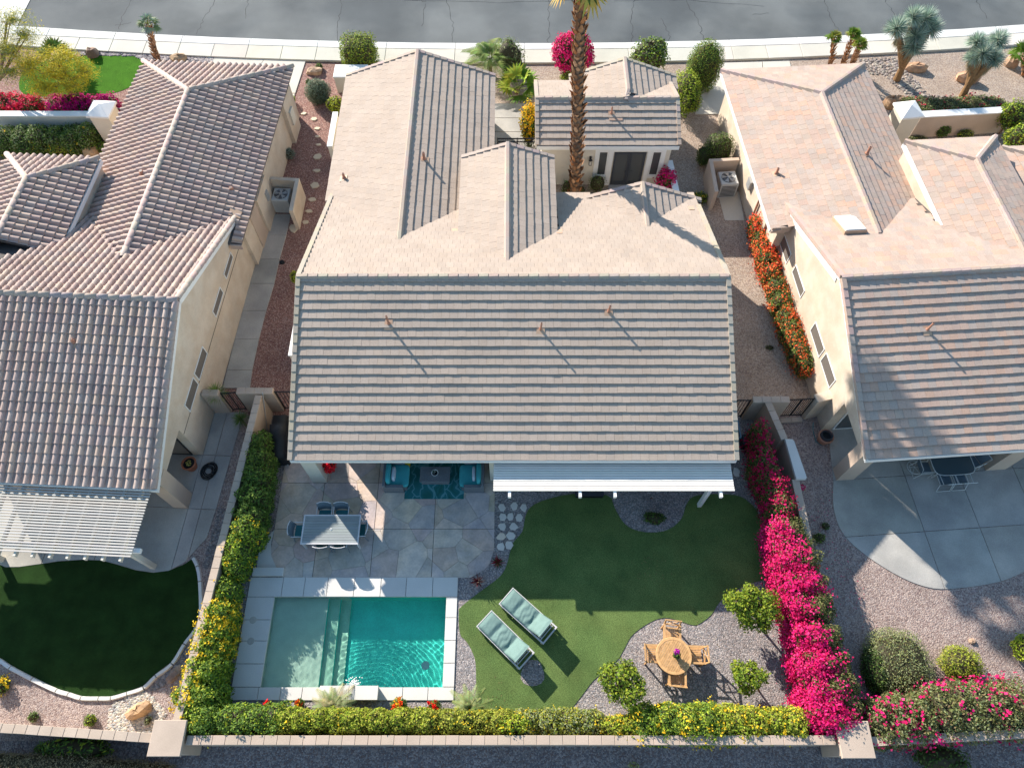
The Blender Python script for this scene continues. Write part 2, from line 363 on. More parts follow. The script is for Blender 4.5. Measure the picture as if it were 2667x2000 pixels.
# ---------------------------------------------------------------- lawns
LAWN = [(1300,1503),(1319,1473),(1335,1416),(1360,1385),(1368,1347),(1382,1321),(1420,1302),(1490,1287),(1581,1290),(1600,1321),(1620,1356),(1648,1378),(1696,1387),(1743,1378),(1775,1350),(1787,1315),(1806,1293),(1854,1287),(1917,1290),(1952,1309),(1974,1337),(1987,1385),(1996,1432),(2008,1500),(1950,1520),(1898,1548),(1872,1570),(1852,1601),(1820,1625),(1801,1627),(1770,1617),(1738,1609),(1706,1614),(1668,1636),(1643,1658),(1627,1687),(1608,1718),(1573,1750),(1545,1772),(1516,1810),(1491,1842),(1478,1862),(1440,1884),(1390,1890),(1340,1886),(1300,1872),(1250,1845),(1241,1816),(1240,1769),(1238,1722),(1228,1693),(1213,1668),(1198,1650),(1195,1595),(1202,1579),(1250,1541)]
sheet('lawn', smooth(px(LAWN), 3), .022, M_TURF)
isl = [(1387+30*math.cos(t)*(1+.12*math.sin(3*t)), 1752+38*math.sin(t)*(1+.1*math.cos(2*t))) for t in [k*math.pi/8 for k in range(16)]]
sheet('gravel_island', px(isl), .03, G_BACK)
LAWN2 = [(-60,1471),(0,1471),(15,1477.5),(51,1477),(101,1470),(152,1462),(215,1458),(266,1460),(304,1470),(354,1485),(395,1491),(443,1485),(481,1469),(504,1453),(514,1476),(519,1507),(520,1600),(505,1640),(478,1674),(446,1724),(405,1755),(373,1786),(332,1800),(291,1812),(259,1813),(215,1812),(183,1802),(152,1793),(89,1763),(32,1733),(0,1712),(-60,1690)]
sheet('lawn', px(LAWN2), .02, M_TURFD)
sheet('lawn', smooth(px([(120,160),(215,148),(290,143),(345,148),(372,160),(375,190),(350,220),(310,240),(250,250),(170,252),(60,245),(60,190)]), 4), .02, M_TURFB)
# concrete edging of the left lawn, piece by piece
edge = T('lawn_edging', 'curved pale concrete edging around the dark left lawn', 'edging')
ep = smooth(px([(504,1453),(515,1476),(522,1515),(524,1600),(509,1642),(482,1678),(450,1729),(408,1761),(376,1791),(333,1806),(291,1818),(259,1819),(213,1818),(180,1808),(149,1799),(86,1769),(29,1739),(-3,1718),(-60,1695)]), 4, False)
i = 0
while i < len(ep)-1:
    seg = ep[i:i+5]; 
    if len(seg) > 1:
        l, r = [], []
        for k, p in enumerate(seg):
            q0 = seg[max(k-1,0)]; q1 = seg[min(k+1,len(seg)-1)]; d = Vector((q1[0]-q0[0], q1[1]-q0[1])).normalized()
            t = .02 if k == 0 else (-.02 if k == len(seg)-1 else 0)
            c = Vector(p)+d*t; s = Vector((-d.y, d.x))*.075; l.append(tuple(c+s)); r.append(tuple(c-s))
        m = MB(); z = .10; n = len(l)
        vs = [(*p,0) for p in l]+[(*p,z) for p in [tuple(Vector(a)*.85+Vector(b)*.15) for a,b in zip(l,r)]]+[(*p,z) for p in [tuple(Vector(a)*.15+Vector(b)*.85) for a,b in zip(l,r)]]+[(*p,0) for p in r]
        fs = [(j*n+k, j*n+k+1, (j+1)*n+k+1, (j+1)*n+k) for j in range(3) for k in range(n-1)]+[(0,n,2*n,3*n),(n-1,2*n-1,3*n-1,4*n-1)]
        O('edging_stone', m.add(vs, fs, tintc(.05)), M_CURB, edge)
    i += 4

# ---------------------------------------------------------------- flagstone patio: voronoi stones cut by control joints
def clip(poly, a, b, c):       # keep a*x+b*y<=c
    out = []; n = len(poly)
    for i in range(n):
        p, q = poly[i], poly[(i+1) % n]; dp = a*p[0]+b*p[1]-c; dq = a*q[0]+b*q[1]-c
        if dp <= 0: out.append(p)
        if (dp < 0 < dq) or (dq < 0 < dp):
            t = dp/(dp-dq); out.append((p[0]+(q[0]-p[0])*t, p[1]+(q[1]-p[1])*t))
    return out
def clip_poly(poly, win):      # win convex ccw
    n = len(win)
    for i in range(n):
        p, q = win[i], win[(i+1) % n]; a, b = (q[1]-p[1]), -(q[0]-p[0])
        poly = clip(poly, a, b, a*p[0]+b*p[1])
        if len(poly) < 3: return []
    return poly
def area(p): return .5*sum(p[i][0]*p[(i+1)%len(p)][1]-p[(i+1)%len(p)][0]*p[i][1] for i in range(len(p)))
PAT = [W(*p)[:2] for p in [(712,1400),(703,1445),(713,1475),(725,1490),(735,1504),(1226,1504),(1262,1484),(1277,1465),(1287,1430)]] + [(-.68,12.28),(-8.9,12.28), tuple(W(744,1200))[:2]]
PAT = [tuple(p) for p in PAT]
if area(PAT) < 0: PAT = PAT[::-1]
sheet('patio_bed', PAT, .012, M_BED)
patio = T('patio', '', ''); patio['kind'] = 'structure'
r2 = random.Random(5)
seeds = []
while len(seeds) < 62:
    p = (r2.uniform(-9.4, -.3), r2.uniform(6.2, 12.2))
    if all(math.hypot(p[0]-q[0], p[1]-q[1]) > .66 for q in seeds): seeds.append(p)
jx = [-20, W(814,1502).x, W(963.3,1502).x, W(1123.8,1502).x, 20]; jy = [-20, W(1000,1377.5).y, W(1000,1257.5).y, 30]
pal = [(1.0,1.0,1.0),(1.06,1.02,.97),(.93,.94,.96),(1.16,1.13,1.08),(.97,.92,.86),(.98,1.0,1.03),(1.04,.96,.88),(.88,.88,.88)]
for s in seeds:
    cell = list(PAT)
    for q in seeds:
        if q is s: continue
        d = (q[0]-s[0], q[1]-s[1]); L = math.hypot(*d)
        if L > 3.6: continue
        mx, my = (s[0]+q[0])/2, (s[1]+q[1])/2; cell = clip(cell, d[0]/L, d[1]/L, (d[0]*mx+d[1]*my)/L-.005)
        if len(cell) < 3: break
    for i in range(4):
        for j in range(3):
            c = cell; g_ = .010
            for a, b, cc in ((1,0,jx[i+1]-g_),(-1,0,-jx[i]-g_),(0,1,jy[j+1]-g_),(0,-1,-jy[j]-g_)):
                if len(c) >= 3: c = clip(c, a, b, cc)
            if len(c) >= 3 and abs(area(c)) > .01:
                k = r2.choice(pal); O('flagstone', MB().bev(c, .004, .026+r2.uniform(0,.004), .004, tuple(x*r2.uniform(.95,1.05)**1 for x in k)), M_FLAG, patio)
for x_ in jx[1:4]: O('control_joint', MB().box(x_-.009, x_+.009, 6.5, 12.2, .013, .0165), M_JOINT, patio)
for y_ in jy[1:3]: O('control_joint', MB().box(-8.9, -.72, y_-.009, y_+.009, .013, .0172), M_JOINT, patio)
gm = MB()
gr = [tuple(W(*p))[:2] for p in [(715,1380),(677,1416),(669,1481),(722,1481),(707,1448),(706,1416)]]
ST('patio_apron', gm.prism(gr, 0, .03), M_COPE)

# ---------------------------------------------------------------- pool
pool = T('swimming_pool', 'rectangular swimming pool with pale coping, shallow tanning shelf and green blue water', 'pool')
D = -1.02; ws = -.10
shelf = -6.70; st1 = -6.30; st2 = -5.93
M_PDEEP = pm('plaster tinted for deep water', (.08,.60,.52), .8, .10, 2, .12, 30); M_PMID = pm('plaster tinted for shallow water', (.40,.52,.42), .8, .08, 3, .10, 30)  # light lost with water depth is put into these plaster colours
basin_parts = []
def quads(name, qs, mat):
    m = MB()
    for q_ in qs: m.add(q_, [(0,1,2,3)])
    o = O(name, m, mat, pool); o.cycles.is_caustics_receiver = True; basin_parts.append(o)
quads('tanning_shelf', [[(PX0,PY0,-.36),(shelf,PY0,-.36),(shelf,PY1,-.36),(PX0,PY1,-.36)]], M_PLASTER)
for xa, xb, za, zb in ((shelf,st1,-.36,-.60),(st1,st2,-.60,-.85)):
    quads('step', [[(xa,PY0,zb),(xb,PY0,zb),(xb,PY1,zb),(xa,PY1,zb)]], M_PMID); quads('riser', [[(xa,PY0,zb),(xa,PY1,zb),(xa,PY1,za),(xa,PY0,za)]], M_PDEEP)
quads('riser', [[(st2,PY0,D),(st2,PY1,D),(st2,PY1,-.85),(st2,PY0,-.85)]], M_PDEEP)
quads('pool_floor', [[(st2,PY0,D),(PX1,PY0,D),(PX1,PY1,D),(st2,PY1,D)]], M_PDEEP)
quads('pool_wall', [[(PX1,PY0,D),(PX1,PY1,D),(PX1,PY1,0),(PX1,PY0,0)],[(st2,PY0,D),(PX1,PY0,D),(PX1,PY0,0),(st2,PY0,0)],[(st2,PY1,D),(PX1,PY1,D),(PX1,PY1,0),(st2,PY1,0)]], M_PDEEP)
quads('pool_wall', [[(PX0,PY0,-.9),(PX0,PY1,-.9),(PX0,PY1,0),(PX0,PY0,0)],[(PX0,PY0,-.9),(st2,PY0,-.9),(st2,PY0,0),(PX0,PY0,0)],[(PX0,PY1,-.9),(st2,PY1,-.9),(st2,PY1,0),(PX0,PY1,0)]], M_PLASTER)
O('floor_drain', MB().lathe([(0,D+.012),(.14,D+.012),(.15,D+.002)], (W(1110,1735,D).x, W(1110,1735,D).y, 0), 20), M_METAL, pool)
wm = bpy.data.materials.new('pool water'); wm.use_nodes = True; N = wm.node_tree.nodes; L = wm.node_tree.links; N.remove(N['Principled BSDF'])
gl = N.new('ShaderNodeBsdfGlass'); gl.inputs['Roughness'].default_value = 0; gl.inputs['IOR'].default_value = 1.33; gl.inputs['Color'].default_value = (.80,.98,.95,1)
L.new(gl.outputs[0], N['Material Output'].inputs[0])
# water body: rippled top, rings spreading from the spout
nx, ny = 330, 160; wx0, wx1, wy0, wy1 = PX0-.01, PX1+.01, PY0-.01, PY1+.01
gx, gy = np.meshgrid(np.linspace(wx0, wx1, nx), np.linspace(wy0, wy1, ny), indexing='ij')
sp = (W(915,1800).x, 2.75); rr = np.hypot(gx-sp[0], gy-sp[1])
hz = .0022*np.sin(rr*46+1.8*np.sin(gx*3)+1.2*np.sin(gy*4))*np.exp(-rr*.35)*np.clip((gx-shelf)/.8, .1, 1)
for k in range(26):
    a_ = rng.uniform(0, 6.28); w_ = rng.uniform(6, 34); hz += .009/w_*.9*np.sin(gx*w_*np.cos(a_)+gy*w_*np.sin(a_)+rng.uniform(0, 6))
V = np.stack([gx, gy, ws+hz], -1).reshape(-1, 3); idx = np.arange(nx*ny).reshape(nx, ny)
F = [(int(idx[i,j]), int(idx[i+1,j]), int(idx[i+1,j+1]), int(idx[i,j+1])) for i in range(nx-1) for j in range(ny-1)]
wmb = MB(); wmb.v = [tuple(map(float, p)) for p in V]; wmb.f = F; wmb.c = [(1,1,1)]*len(F)
ring = [int(idx[i,0]) for i in range(nx)]+[int(idx[nx-1,j]) for j in range(1,ny)]+[int(idx[i,ny-1]) for i in range(nx-2,-1,-1)]+[int(idx[0,j]) for j in range(ny-2,0,-1)]
b0 = len(wmb.v); bot = D-.02
wmb.v += [(wmb.v[i][0], wmb.v[i][1], bot) for i in ring]; n = len(ring)
side = [(ring[i], b0+i, b0+(i+1)%n, ring[(i+1)%n]) for i in range(n)]; wmb.f += side+[tuple(b0+i for i in range(n-1,-1,-1))]; wmb.c += [(1,1,1)]*(n+1)
wmb.smooth = True
wob = O('water', wmb, wm, pool); wob.cycles.is_caustics_caster = True; sd.cycles.is_caustics_light = True
# coping slabs
def cope(u0, u1, v0, v1, zt=.05, ub0=None, ub1=None, name='coping_slab'):
    a = W(u0, v0); b = W(u1, v0); c = W(ub1 if ub1 is not None else u1, v1); d = W(ub0 if ub0 is not None else u0, v1)
    return a, b, c, d
def cslab(x0, x1, y0, y1, z=.05): O('coping_slab', MB().bev([(x0+.008,y0+.008),(x1-.008,y0+.008),(x1-.008,y1-.008),(x0+.008,y1-.008)], -.06, z, .008, tintc(.03,.01)), M_COPE, pool)
x0, x1, y0, y1 = -9.58, -1.97, 2.33, 6.48
tx = [x0]+[W(u,1503).x for u in (739.9,796.8,856.3,926,994.6,1060,1128.5)]+[x1]
for a, b in zip(tx, tx[1:]): cslab(a, b, PY1-.03, y1)
ly_ = [PY1-.03]+[W(650,v).y for v in (1614,1669,1728.5)]+[PY0+.03]
for a, b in zip(ly_, ly_[1:]): cslab(x0, PX0+.03, b, a)
ry_ = [PY1-.03]+[W(1160,v).y for v in (1609,1668,1727)]+[PY0+.03]
for a, b in zip(ry_, ry_[1:]): cslab(PX1-.03, x1, b, a)
bx_ = [x0]+[W(u,1810).x for u in (672,730.5,787,850,940,1049,1115)]+[x1]
for a, b in zip(bx_, bx_[1:]): cslab(a, b, y0, PY0+.03)
for u, v in ((659,1614),(653,1669)):
    p = W(u, v, .05); O('drain_lid', MB().lathe([(0,.004),(.11,.004),(.125,.0)], tuple(p), 18), M_CONC, pool)
stp = T('concrete_step', 'low pale concrete step at the back left corner of the pool deck', 'step')
O('slab', MB().bev([(-9.5,6.50),(-8.38,6.50),(-8.38,6.80),(-9.5,6.80)], 0, .17, .01), M_COPE, stp)
sw = T('water_feature', 'raised white stone spillway block on the lower pool edge', 'fountain')
a = W(834,1785,.45); b = W(983,1822,.45)
O('base', MB().box(a.x+.04, b.x-.04, b.y+.03, a.y-.03, .05, .41), M_COPE, sw)
mid = (a.x+b.x)/2
O('cap_slab', MB().bev([(a.x,b.y),(mid-.004,b.y),(mid-.004,a.y),(a.x,a.y)], .41, .46, .008), M_COPE, sw)
O('cap_slab', MB().bev([(mid+.004,b.y),(b.x,b.y),(b.x,a.y),(mid+.004,a.y)], .41, .46, .008), M_COPE, sw)
O('spout', MB().box(mid-.2, mid+.2, a.y-.02, a.y+.05, .22, .25), M_METAL, sw)
fo = MB()
for k in range(70):
    t = random.random(); fo.ell((mid+random.gauss(0,.12), a.y+.08+abs(random.gauss(0,.12)), ws+.01+abs(random.gauss(0,.015))), (.02,.02,.012), 6, 4)
O('splash', fo, M_WHITE, sw, stuff=True)

# right patio and left patio in joint-cut slabs
def cutpatio(name, outline, xcuts, ycuts, fr, mat, z=.03):
    P = [tuple((fr.I @ Vector((*p, 0)))[:2]) for p in outline]
    r = T(name, '', ''); r['kind'] = 'structure'
    r.matrix_world = fr.M
    for i in range(len(xcuts)-1):
        for j in range(len(ycuts)-1):
            c = P; g_ = .012
            for a, b, cc in ((1,0,xcuts[i+1]-g_),(-1,0,-xcuts[i]-g_),(0,1,ycuts[j+1]-g_),(0,-1,-ycuts[j]-g_)):
                if len(c) >= 3: c = clip(c, a, b, cc)
            if len(c) >= 3 and abs(area(c)) > .05: 
                if area(c) < 0: c = c[::-1]
                m = MB(); n_ = len(c); k = tintc(.04)
                m.add([(p[0],p[1],-.02) for p in c]+[(p[0],p[1],z) for p in c], [tuple(range(n_,2*n_))]+[(i_,(i_+1)%n_,n_+(i_+1)%n_,n_+i_) for i_ in range(n_)], k)
                O('patio_slab', m, mat, r)
FL = Frame(-12.41, 8.85, -2.8); FR = Frame(12.62, 9.98, 4.0)
RP = smooth(px([(2170,1250),(2170,1320),(2195,1390),(2260,1450),(2350,1505),(2430,1532),(2510,1530),(2600,1515),(2667,1488),(2780,1420)]), 4, False)+[(22.,14.2),(12.95,13.4)]
l1 = FR.loc(2352,1230); l2 = FR.loc(2500,1245); l3 = FR.loc(2640,1225)
cutpatio('patio', RP, [-5, l1.x, l2.x, l3.x, 12], [-9, FR.loc(2400,1385).y, FR.loc(2300,1243).y, 8], FR, M_CONC)
LP = px([(637,1075),(605,1180),(565,1320),(540,1400),(480,1465),(440,1486),(400,1491),(354,1484),(304,1469),(266,1459),(215,1457),(152,1461),(101,1469),(51,1476),(15,1476.5),(0,1470),(-100,1465)])+[(-21,13.5)]
a1 = FL.loc(470,1400); a2 = FL.loc(505,1400); a3 = FL.loc(110,1465)
cutpatio('patio', LP, [-12, a3.x, -3.0, a1.x, a2.x, 4], [-9, FL.loc(500,1325).y, FL.loc(570,1187).y, 6], FL, M_CONC)
# ---------------------------------------------------------------- walls, caps, pillars, gates
CAPM = {}
def wall(name, label, p0, p1, h, w=.22, body=M_BLOCK, cap=M_BLOCK, step=.405, capw=.27, capt=.06, white=False, cat='wall', blocks=True):
    p0 = Vector(p0); p1 = Vector(p1); L = (p1-p0).length; rz = math.atan2((p1-p0).y, (p1-p0).x)
    t = T(name, label, cat, (p0.x, p0.y, 0), rz)
    O('wall_body', MB().box(0, L, -w/2, w/2, -.05, h-capt), body, t)
    if blocks:
        n = max(1, round(L/step)); s = L/n; key = (round(s, 3), capw, cap.name)
        if key not in CAPM: CAPM[key] = [MB().bev([(.004,-capw/2),(s-.004,-capw/2),(s-.004,capw/2),(.004,capw/2)], 0, capt, .01, tintc(.06,.02)).mesh('cap_block', cap) for _ in range(3)]
        for i in range(n): link('cap_block', random.choice(CAPM[key]), t, Matrix.Translation((i*s, random.uniform(-.003,.003), h-capt)))
    else: O('wall_cap', MB().bev([(-.02,-capw/2),(L+.02,-capw/2),(L+.02,capw/2),(-.02,capw/2)], h-capt, h, .02), cap, t)
    return t
wall('garden_wall', 'long tan block wall along the bottom of the pool yard', (-10.13,1.06), (10.07,1.06), 1.6)
wall('garden_wall', 'tan block wall angling off the left pillar below the river rocks', (-11.2,1.12), (-18.0,1.52), 1.6)
wall('garden_wall', 'tan block wall running right from the right pillar under pink flowers', (11.12,1.02), (18.5,1.36), 1.6)
wall('garden_wall', 'tall block wall between left neighbour and pool yard, mostly under hedge', (-9.95,13.2), (-10.55,1.6), 1.6)
wall('garden_wall', 'block wall between pool yard and right neighbour beside the bougainvillea', (10.0,12.9), (10.35,11.3), 1.6)
wall('garden_wall', 'short block wing wall crossing the top of the left dividing wall', (-10.85,13.38), (-9.41,13.38), 1.62)
wall('garden_wall', 'short block wing wall crossing the top of the right dividing wall', (9.42,13.0), (10.86,13.0), 1.62)
wall('garden_wall', 'short grey block wing wall beside the left neighbour\'s stucco wall', (-12.2,13.30), (-11.55,13.30), 1.62)
t = wall('garden_wall', 'short stucco wing wall with a round corner by the right neighbour house', (11.92,13.05), (12.75,13.25), 1.62, .3, M_STUC, M_STUC, capw=.36, blocks=False)
t = T('wall_slab', 'smooth pale rounded slab leaning on the wall top beside the dark bougainvillea', 'slab', (10.36,11.3,0))
ws_ = [(0,0),(.28,0),(.33,-.08),(.52,-1.55),(.48,-1.62),(.12,-1.62)]
O('slab', MB().bev(ws_, 1.50, 1.63, .02), M_COPE, t)
O('support', MB().prism([(.03,-.03),(.24,-.03),(.42,-1.5),(.2,-1.5)], 0, 1.5), M_BLOCK, t)
wall('garden_wall', 'low block wall hidden beneath the bright pink bougainvillea', (10.5,9.7), (10.6,1.6), 1.5, blocks=False)
def pillar(x0, x1, y0, y1, h, label):
    t = T('wall_pillar', label, 'pillar', ((x0+x1)/2, (y0+y1)/2, 0)); hx, hy = (x1-x0)/2, (y1-y0)/2
    O('shaft', MB().box(-hx+.08, hx-.08, -hy+.08, hy-.08, -.05, h-.1), M_BLOCK, t)
    O('cap_stone', MB().bev([(-hx,-hy),(hx,-hy),(hx,hy),(-hx,hy)], h-.1, h, .015), M_BLOCK, t)
pillar(-11.17, -10.15, .6, 1.62, 1.8, 'square tan pillar with flat speckled cap at the bottom left wall corner')
pillar(10.09, 11.12, .55, 1.59, 1.8, 'square tan pillar with flat clean cap at the bottom right wall corner')
def pyrpillar(p, s, h, rz, label, pitch=.28):
    t = T('gate_pillar', label, 'pillar', (p[0], p[1], 0), rz)
    O('shaft', MB().box(-s*.42, s*.42, -s*.42, s*.42, 0, h), M_STUC2, t)
    m = MB().box(-s/2, s/2, -s/2, s/2, h, h+.1); a = s/2
    m.add([(-a,-a,h+.1),(a,-a,h+.1),(a,a,h+.1),(-a,a,h+.1),(0,0,h+.1+pitch)], [(0,1,4),(1,2,4),(2,3,4),(3,0,4)])
    O('cap', m, M_WHITE, t); return t
a = W(265,288,1.9); pyrpillar((a.x, a.y), 1.15, 1.9, R_(-4), 'cream gate pillar with white pyramid cap beside the left front hedge')
a = W(2365,290,1.9); pyrpillar((a.x, a.y), 1.15, 1.9, R_(8), 'gate pillar with bright white pyramid cap beside the right front wall')
b = W(2382,300,1.35); c = W(2632,285,1.35)
wall('garden_wall', 'white capped stucco front wall under the red flowered ground cover', (b.x+.3,b.y), (c.x+.6,c.y), 1.4, .3, M_STUC3, M_WHITE, capw=.42, blocks=False)
b = W(0,296,1.3); c = W(235,296,1.3)
wall('garden_wall', 'white topped low wall behind the left magenta flowers', (b.x-4,b.y), (c.x,c.y), 1.3, .28, M_STUC2, M_WHITE, capw=.36, blocks=False)
b = W(1744,418,1.2); c = W(1762,500,1.2)
wall('garden_wall', 'narrow white courtyard wall beside the small pink bougainvillea', (b.x,b.y), (c.x,c.y), 1.2, .22, M_WHITE, M_WHITE, capw=.30, blocks=False)
b = W(893,168,1.0)
t = T('planter_wall', 'white rectangular utility wall box beside the boxy green hedge', 'wall', (W(909,185,1.0).x, W(909,185,1.0).y, 0))
O('box_body', MB().box(-.75,.95,-.5,.4,0,.95), M_STUC2, t); O('box_cap', MB().bev([(-.78,-.54),(.98,-.54),(.98,.44),(-.78,.44)], .95, 1.05, .02), M_WHITE, t)
def gate(p0, p1, h, label, nb=14, rings=False):
    p0 = Vector(p0); p1 = Vector(p1); L = (p1-p0).length; t = T('iron_gate', label, 'gate', (p0.x,p0.y,0), math.atan2((p1-p0).y,(p1-p0).x))
    m = MB()
    for z in (.1, h): m.box(0, L, -.02, .02, z, z+.045)
    if rings: m.box(0, L, -.02, .02, h-.2, h-.165)
    for x in (0, L/2-.02, L-.04): m.box(x, x+.04, -.022, .022, .05, h+.06)
    O('gate_frame', m, M_IRON, t); m = MB()
    for i in range(nb): x = (i+.5)*L/nb; m.box(x-.009, x+.009, -.009, .009, .12, h-.18 if rings else h)
    O('bars', m, M_IRON, t)
    if rings:
        m = MB(); k = int(L/.17)
        for i in range(k):
            c = ((i+.5)*L/k, 0, h-.08); m.tube([(c[0]+.065*math.cos(a), 0, c[2]+.065*math.sin(a)) for a in [j*math.pi/6 for j in range(13)]], .009, 5)
        O('ring_scrollwork', m, M_IRON, t)
    return t
gate((-.72,27.4), (1.25,27.4), 1.5, 'black iron courtyard gate with a row of rings on top', 26, True)
gate((-9.38,13.38), (-7.6,13.38), 1.5, 'dark iron gate between left dividing wall and the middle house', 14)
gate((-11.5,13.30), (-10.9,13.35), 1.5, 'narrow iron gate behind the ponytail grasses', 7)
gate((10.9,13.02), (11.88,13.07), 1.5, 'dark iron gate between dividing wall and right neighbour', 12)
gate((8.0,13.0), (9.38,13.0), 1.5, 'dark iron gate between the middle house and the bougainvillea wall', 12)
a = W(300,296,1.0); gate((a.x,a.y), (a.x+1.2,a.y-.1), 1.3, 'tan iron gate beside the left pyramid cap pillar', 9)
a = W(2318,300,.9); gate((a.x,a.y-.2), (a.x+1.0,a.y+.1), 1.3, 'brown iron gate beside the right pyramid cap pillar', 9)
ths = T('threshold', 'tan block sill under the gate beside the right neighbour', 'sill'); O('block', MB().bev([(10.95,12.72),(11.4,12.75),(11.4,12.95),(10.95,12.92)], 0, .1, .01), M_BLOCK, ths); O('block', MB().bev([(11.41,12.75),(11.86,12.78),(11.86,12.98),(11.41,12.95)], 0, .1, .01), M_BLOCK, ths)
# ---------------------------------------------------------------- roofs
K = .371; KN = math.sqrt(1+K*K)
UP = {'f': ((1,0,0),(0,1/KN,K/KN)), 'r': ((-1,0,0),(0,-1/KN,K/KN)), 'l': ((0,-1,0),(1/KN,0,K/KN)), 'e': ((0,1,0),(-1/KN,0,K/KN))}
def flat_tile(poly, L, t, h0=.0):
    """bevelled wedge over a polygon in (x, s); thicker at its lower edge"""
    n = len(poly)
    if area(poly) < 0: poly = poly[::-1]
    H = lambda s: t*(1-max(0, s)/L)+.006
    vs = [(p[0],p[1],max(-.012, H(p[1])-.026)) for p in poly]+[(p[0],p[1],H(p[1])+h0) for p in poly]
    fs = [tuple(range(n,2*n)), tuple(range(n-1,-1,-1))]+[(i,(i+1)%n,n+(i+1)%n,n+i) for i in range(n)]
    return vs, fs
PROF = [(0,.006),(.03,0),(.088,0),(.095,.030),(.118,.070),(.155,.094),(.195,.100),(.235,.086),(.268,.050),(.285,.006)]
def barrel_tile(w, L, t):
    k = w/.285; n = len(PROF)
    vs = [(x*k, 0, z+t) for x, z in PROF]+[(x*k, L, z) for x, z in PROF]+[(x*k, 0, z+t-.032) for x, z in PROF]
    fs = [(i, i+1, n+i+1, n+i) for i in range(n-1)]+[(2*n+i, 2*n+i+1, i+1, i) for i in range(n-1)]
    return vs, fs
TT = .052
class Roof:
    def __init__(s, house, fr, kind, mat, pal, e=.345, w=.305, limit=300):
        s.h, s.fr, s.kind, s.mat, s.pal, s.e, s.w, s.limit = house, fr, kind, mat, pal, e, w, limit
        s.full = []; s.mb = MB(); s.deck = MB(); L = e+.06; s.L = L
        if kind == 'flat': s.tv, s.tf = flat_tile([(.003,0),(w-.003,0),(w-.003,L),(.003,L)], L, TT)
        else: s.tv, s.tf = barrel_tile(w, L, TT)
        s.n = 0
    def face(s, E, d, poly, cull=None, deck=True, stagger=True, dpoly=None):
        a, u = Vector(UP[d][0]), Vector(UP[d][1]); n = a.cross(u); E = Vector(E)
        if area(poly) < 0: poly = poly[::-1]
        xs = [p[0] for p in poly]; ss = [p[1] for p in poly]; e, w = s.e, s.w
        row = 0; sv = 0.0
        while sv < max(ss)-.03:
            wav = random.uniform(-.002, .004); x = min(xs) - (w/2 if (stagger and row % 2) else 0) if s.kind == 'flat' else min(xs)
            while x < max(xs)-.01:
                c = E + a*(x+w/2) + u*(sv+e/2)
                if not (cull and cull(c.x, c.y, c.z)):
                    js = random.uniform(-.006, .006); jh = random.uniform(0, .006)+wav
                    rect = [(x+.003,sv+js),(x+w-.003,sv+js),(x+w-.003,sv+s.L),(x+.003,sv+s.L)]
                    cp = clip_poly(rect, poly)
                    if len(cp) >= 3 and abs(area(cp)) > .006:
                        isfull = abs(area(cp)) > .93*(w*s.L) or (s.kind != 'flat' and abs(area(cp)) > .45*w*s.L)
                        if s.kind != 'flat' and not isfull: x += w; continue
                        if isfull and (s.kind != 'flat' or abs(abs(area(cp))-abs(area(rect))) < .02):
                            M = Matrix.Translation(E+a*x+u*(sv+js)+n*jh) @ Matrix((( *a,0),(*u,0),(*n,0),(0,0,0,1))).transposed()
                            s.full.append(((s.fr.M @ c - Vector((0,0,CAMH))).length - (6 if d == 'f' else 0), M))
                        else:
                            vs, fs = flat_tile([(p[0], p[1]-sv) for p in cp], s.L, TT)
                            s.mb.add([E+a*p[0]+u*(p[1]+sv)+n*(p[2]+jh) for p in vs], fs, s.col())
                x += w
            sv += e; row += 1
        if deck:
            pv = [E+a*p[0]+u*p[1] for p in (dpoly or poly)]; m = len(pv)
            s.deck.add([p-n*.015 for p in pv]+[p-n*.12 for p in pv], [tuple(range(m)), tuple(range(2*m-1,m-1,-1))]+[(i,m+i,m+(i+1)%m,(i+1)%m) for i in range(m)])
    def col(s):
        c = random.choice(s.pal); k = random.uniform(.965, 1.035); return tuple(x*k for x in c)
    def finish(s):
        r = O('roof', s.deck, M_DECK, s.h); s.roof = r
        s.full.sort(key=lambda t: t[0]); meshes = []
        for i in range(14):
            m = MB().add(s.tv, s.tf, s.col()); m.smooth = False; meshes.append(m.mesh('roof_tile', s.mat))
        for d, M in s.full[:s.limit]: link('roof_tile', random.choice(meshes), r, M)
        for d, M in s.full[s.limit:]: s.mb.add([M @ Vector(v) for v in s.tv], s.tf, s.col())
        s.mb.smooth = False
        O('roof_tiles', s.mb, s.mat, r, stuff=True); return r
def capmesh(kind, L, mat, col=(1,1,1)):
    if kind == 'flat': P = [(-.155,-.115),(-.06,.05),(.06,.05),(.155,-.115)]; t = .03
    elif kind == 'rake': P = [(-.09,-.13),(-.085,.035),(.085,.035),(.085,-.03)]; t = .025
    else: P = [(.125*math.cos(a)*-1, .125*math.sin(a)-.04) for a in [math.pi*i/7 for i in range(8)]]; t = .03
    n = len(P); vs = [(0,y,z+t) for y,z in P]+[(L,y,z) for y,z in P]+[(0,y*.8,z+t-.03) for y,z in P]
    fs = [(i, n+i, n+i+1, i+1) for i in range(n-1)]+[(2*n+i, i, i+1, 2*n+i+1) for i in range(n-1)]
    m = MB().add(vs, fs, col); m.smooth = kind == 'barrel'; return m.mesh(kind+'_cap', mat)
CM = {}
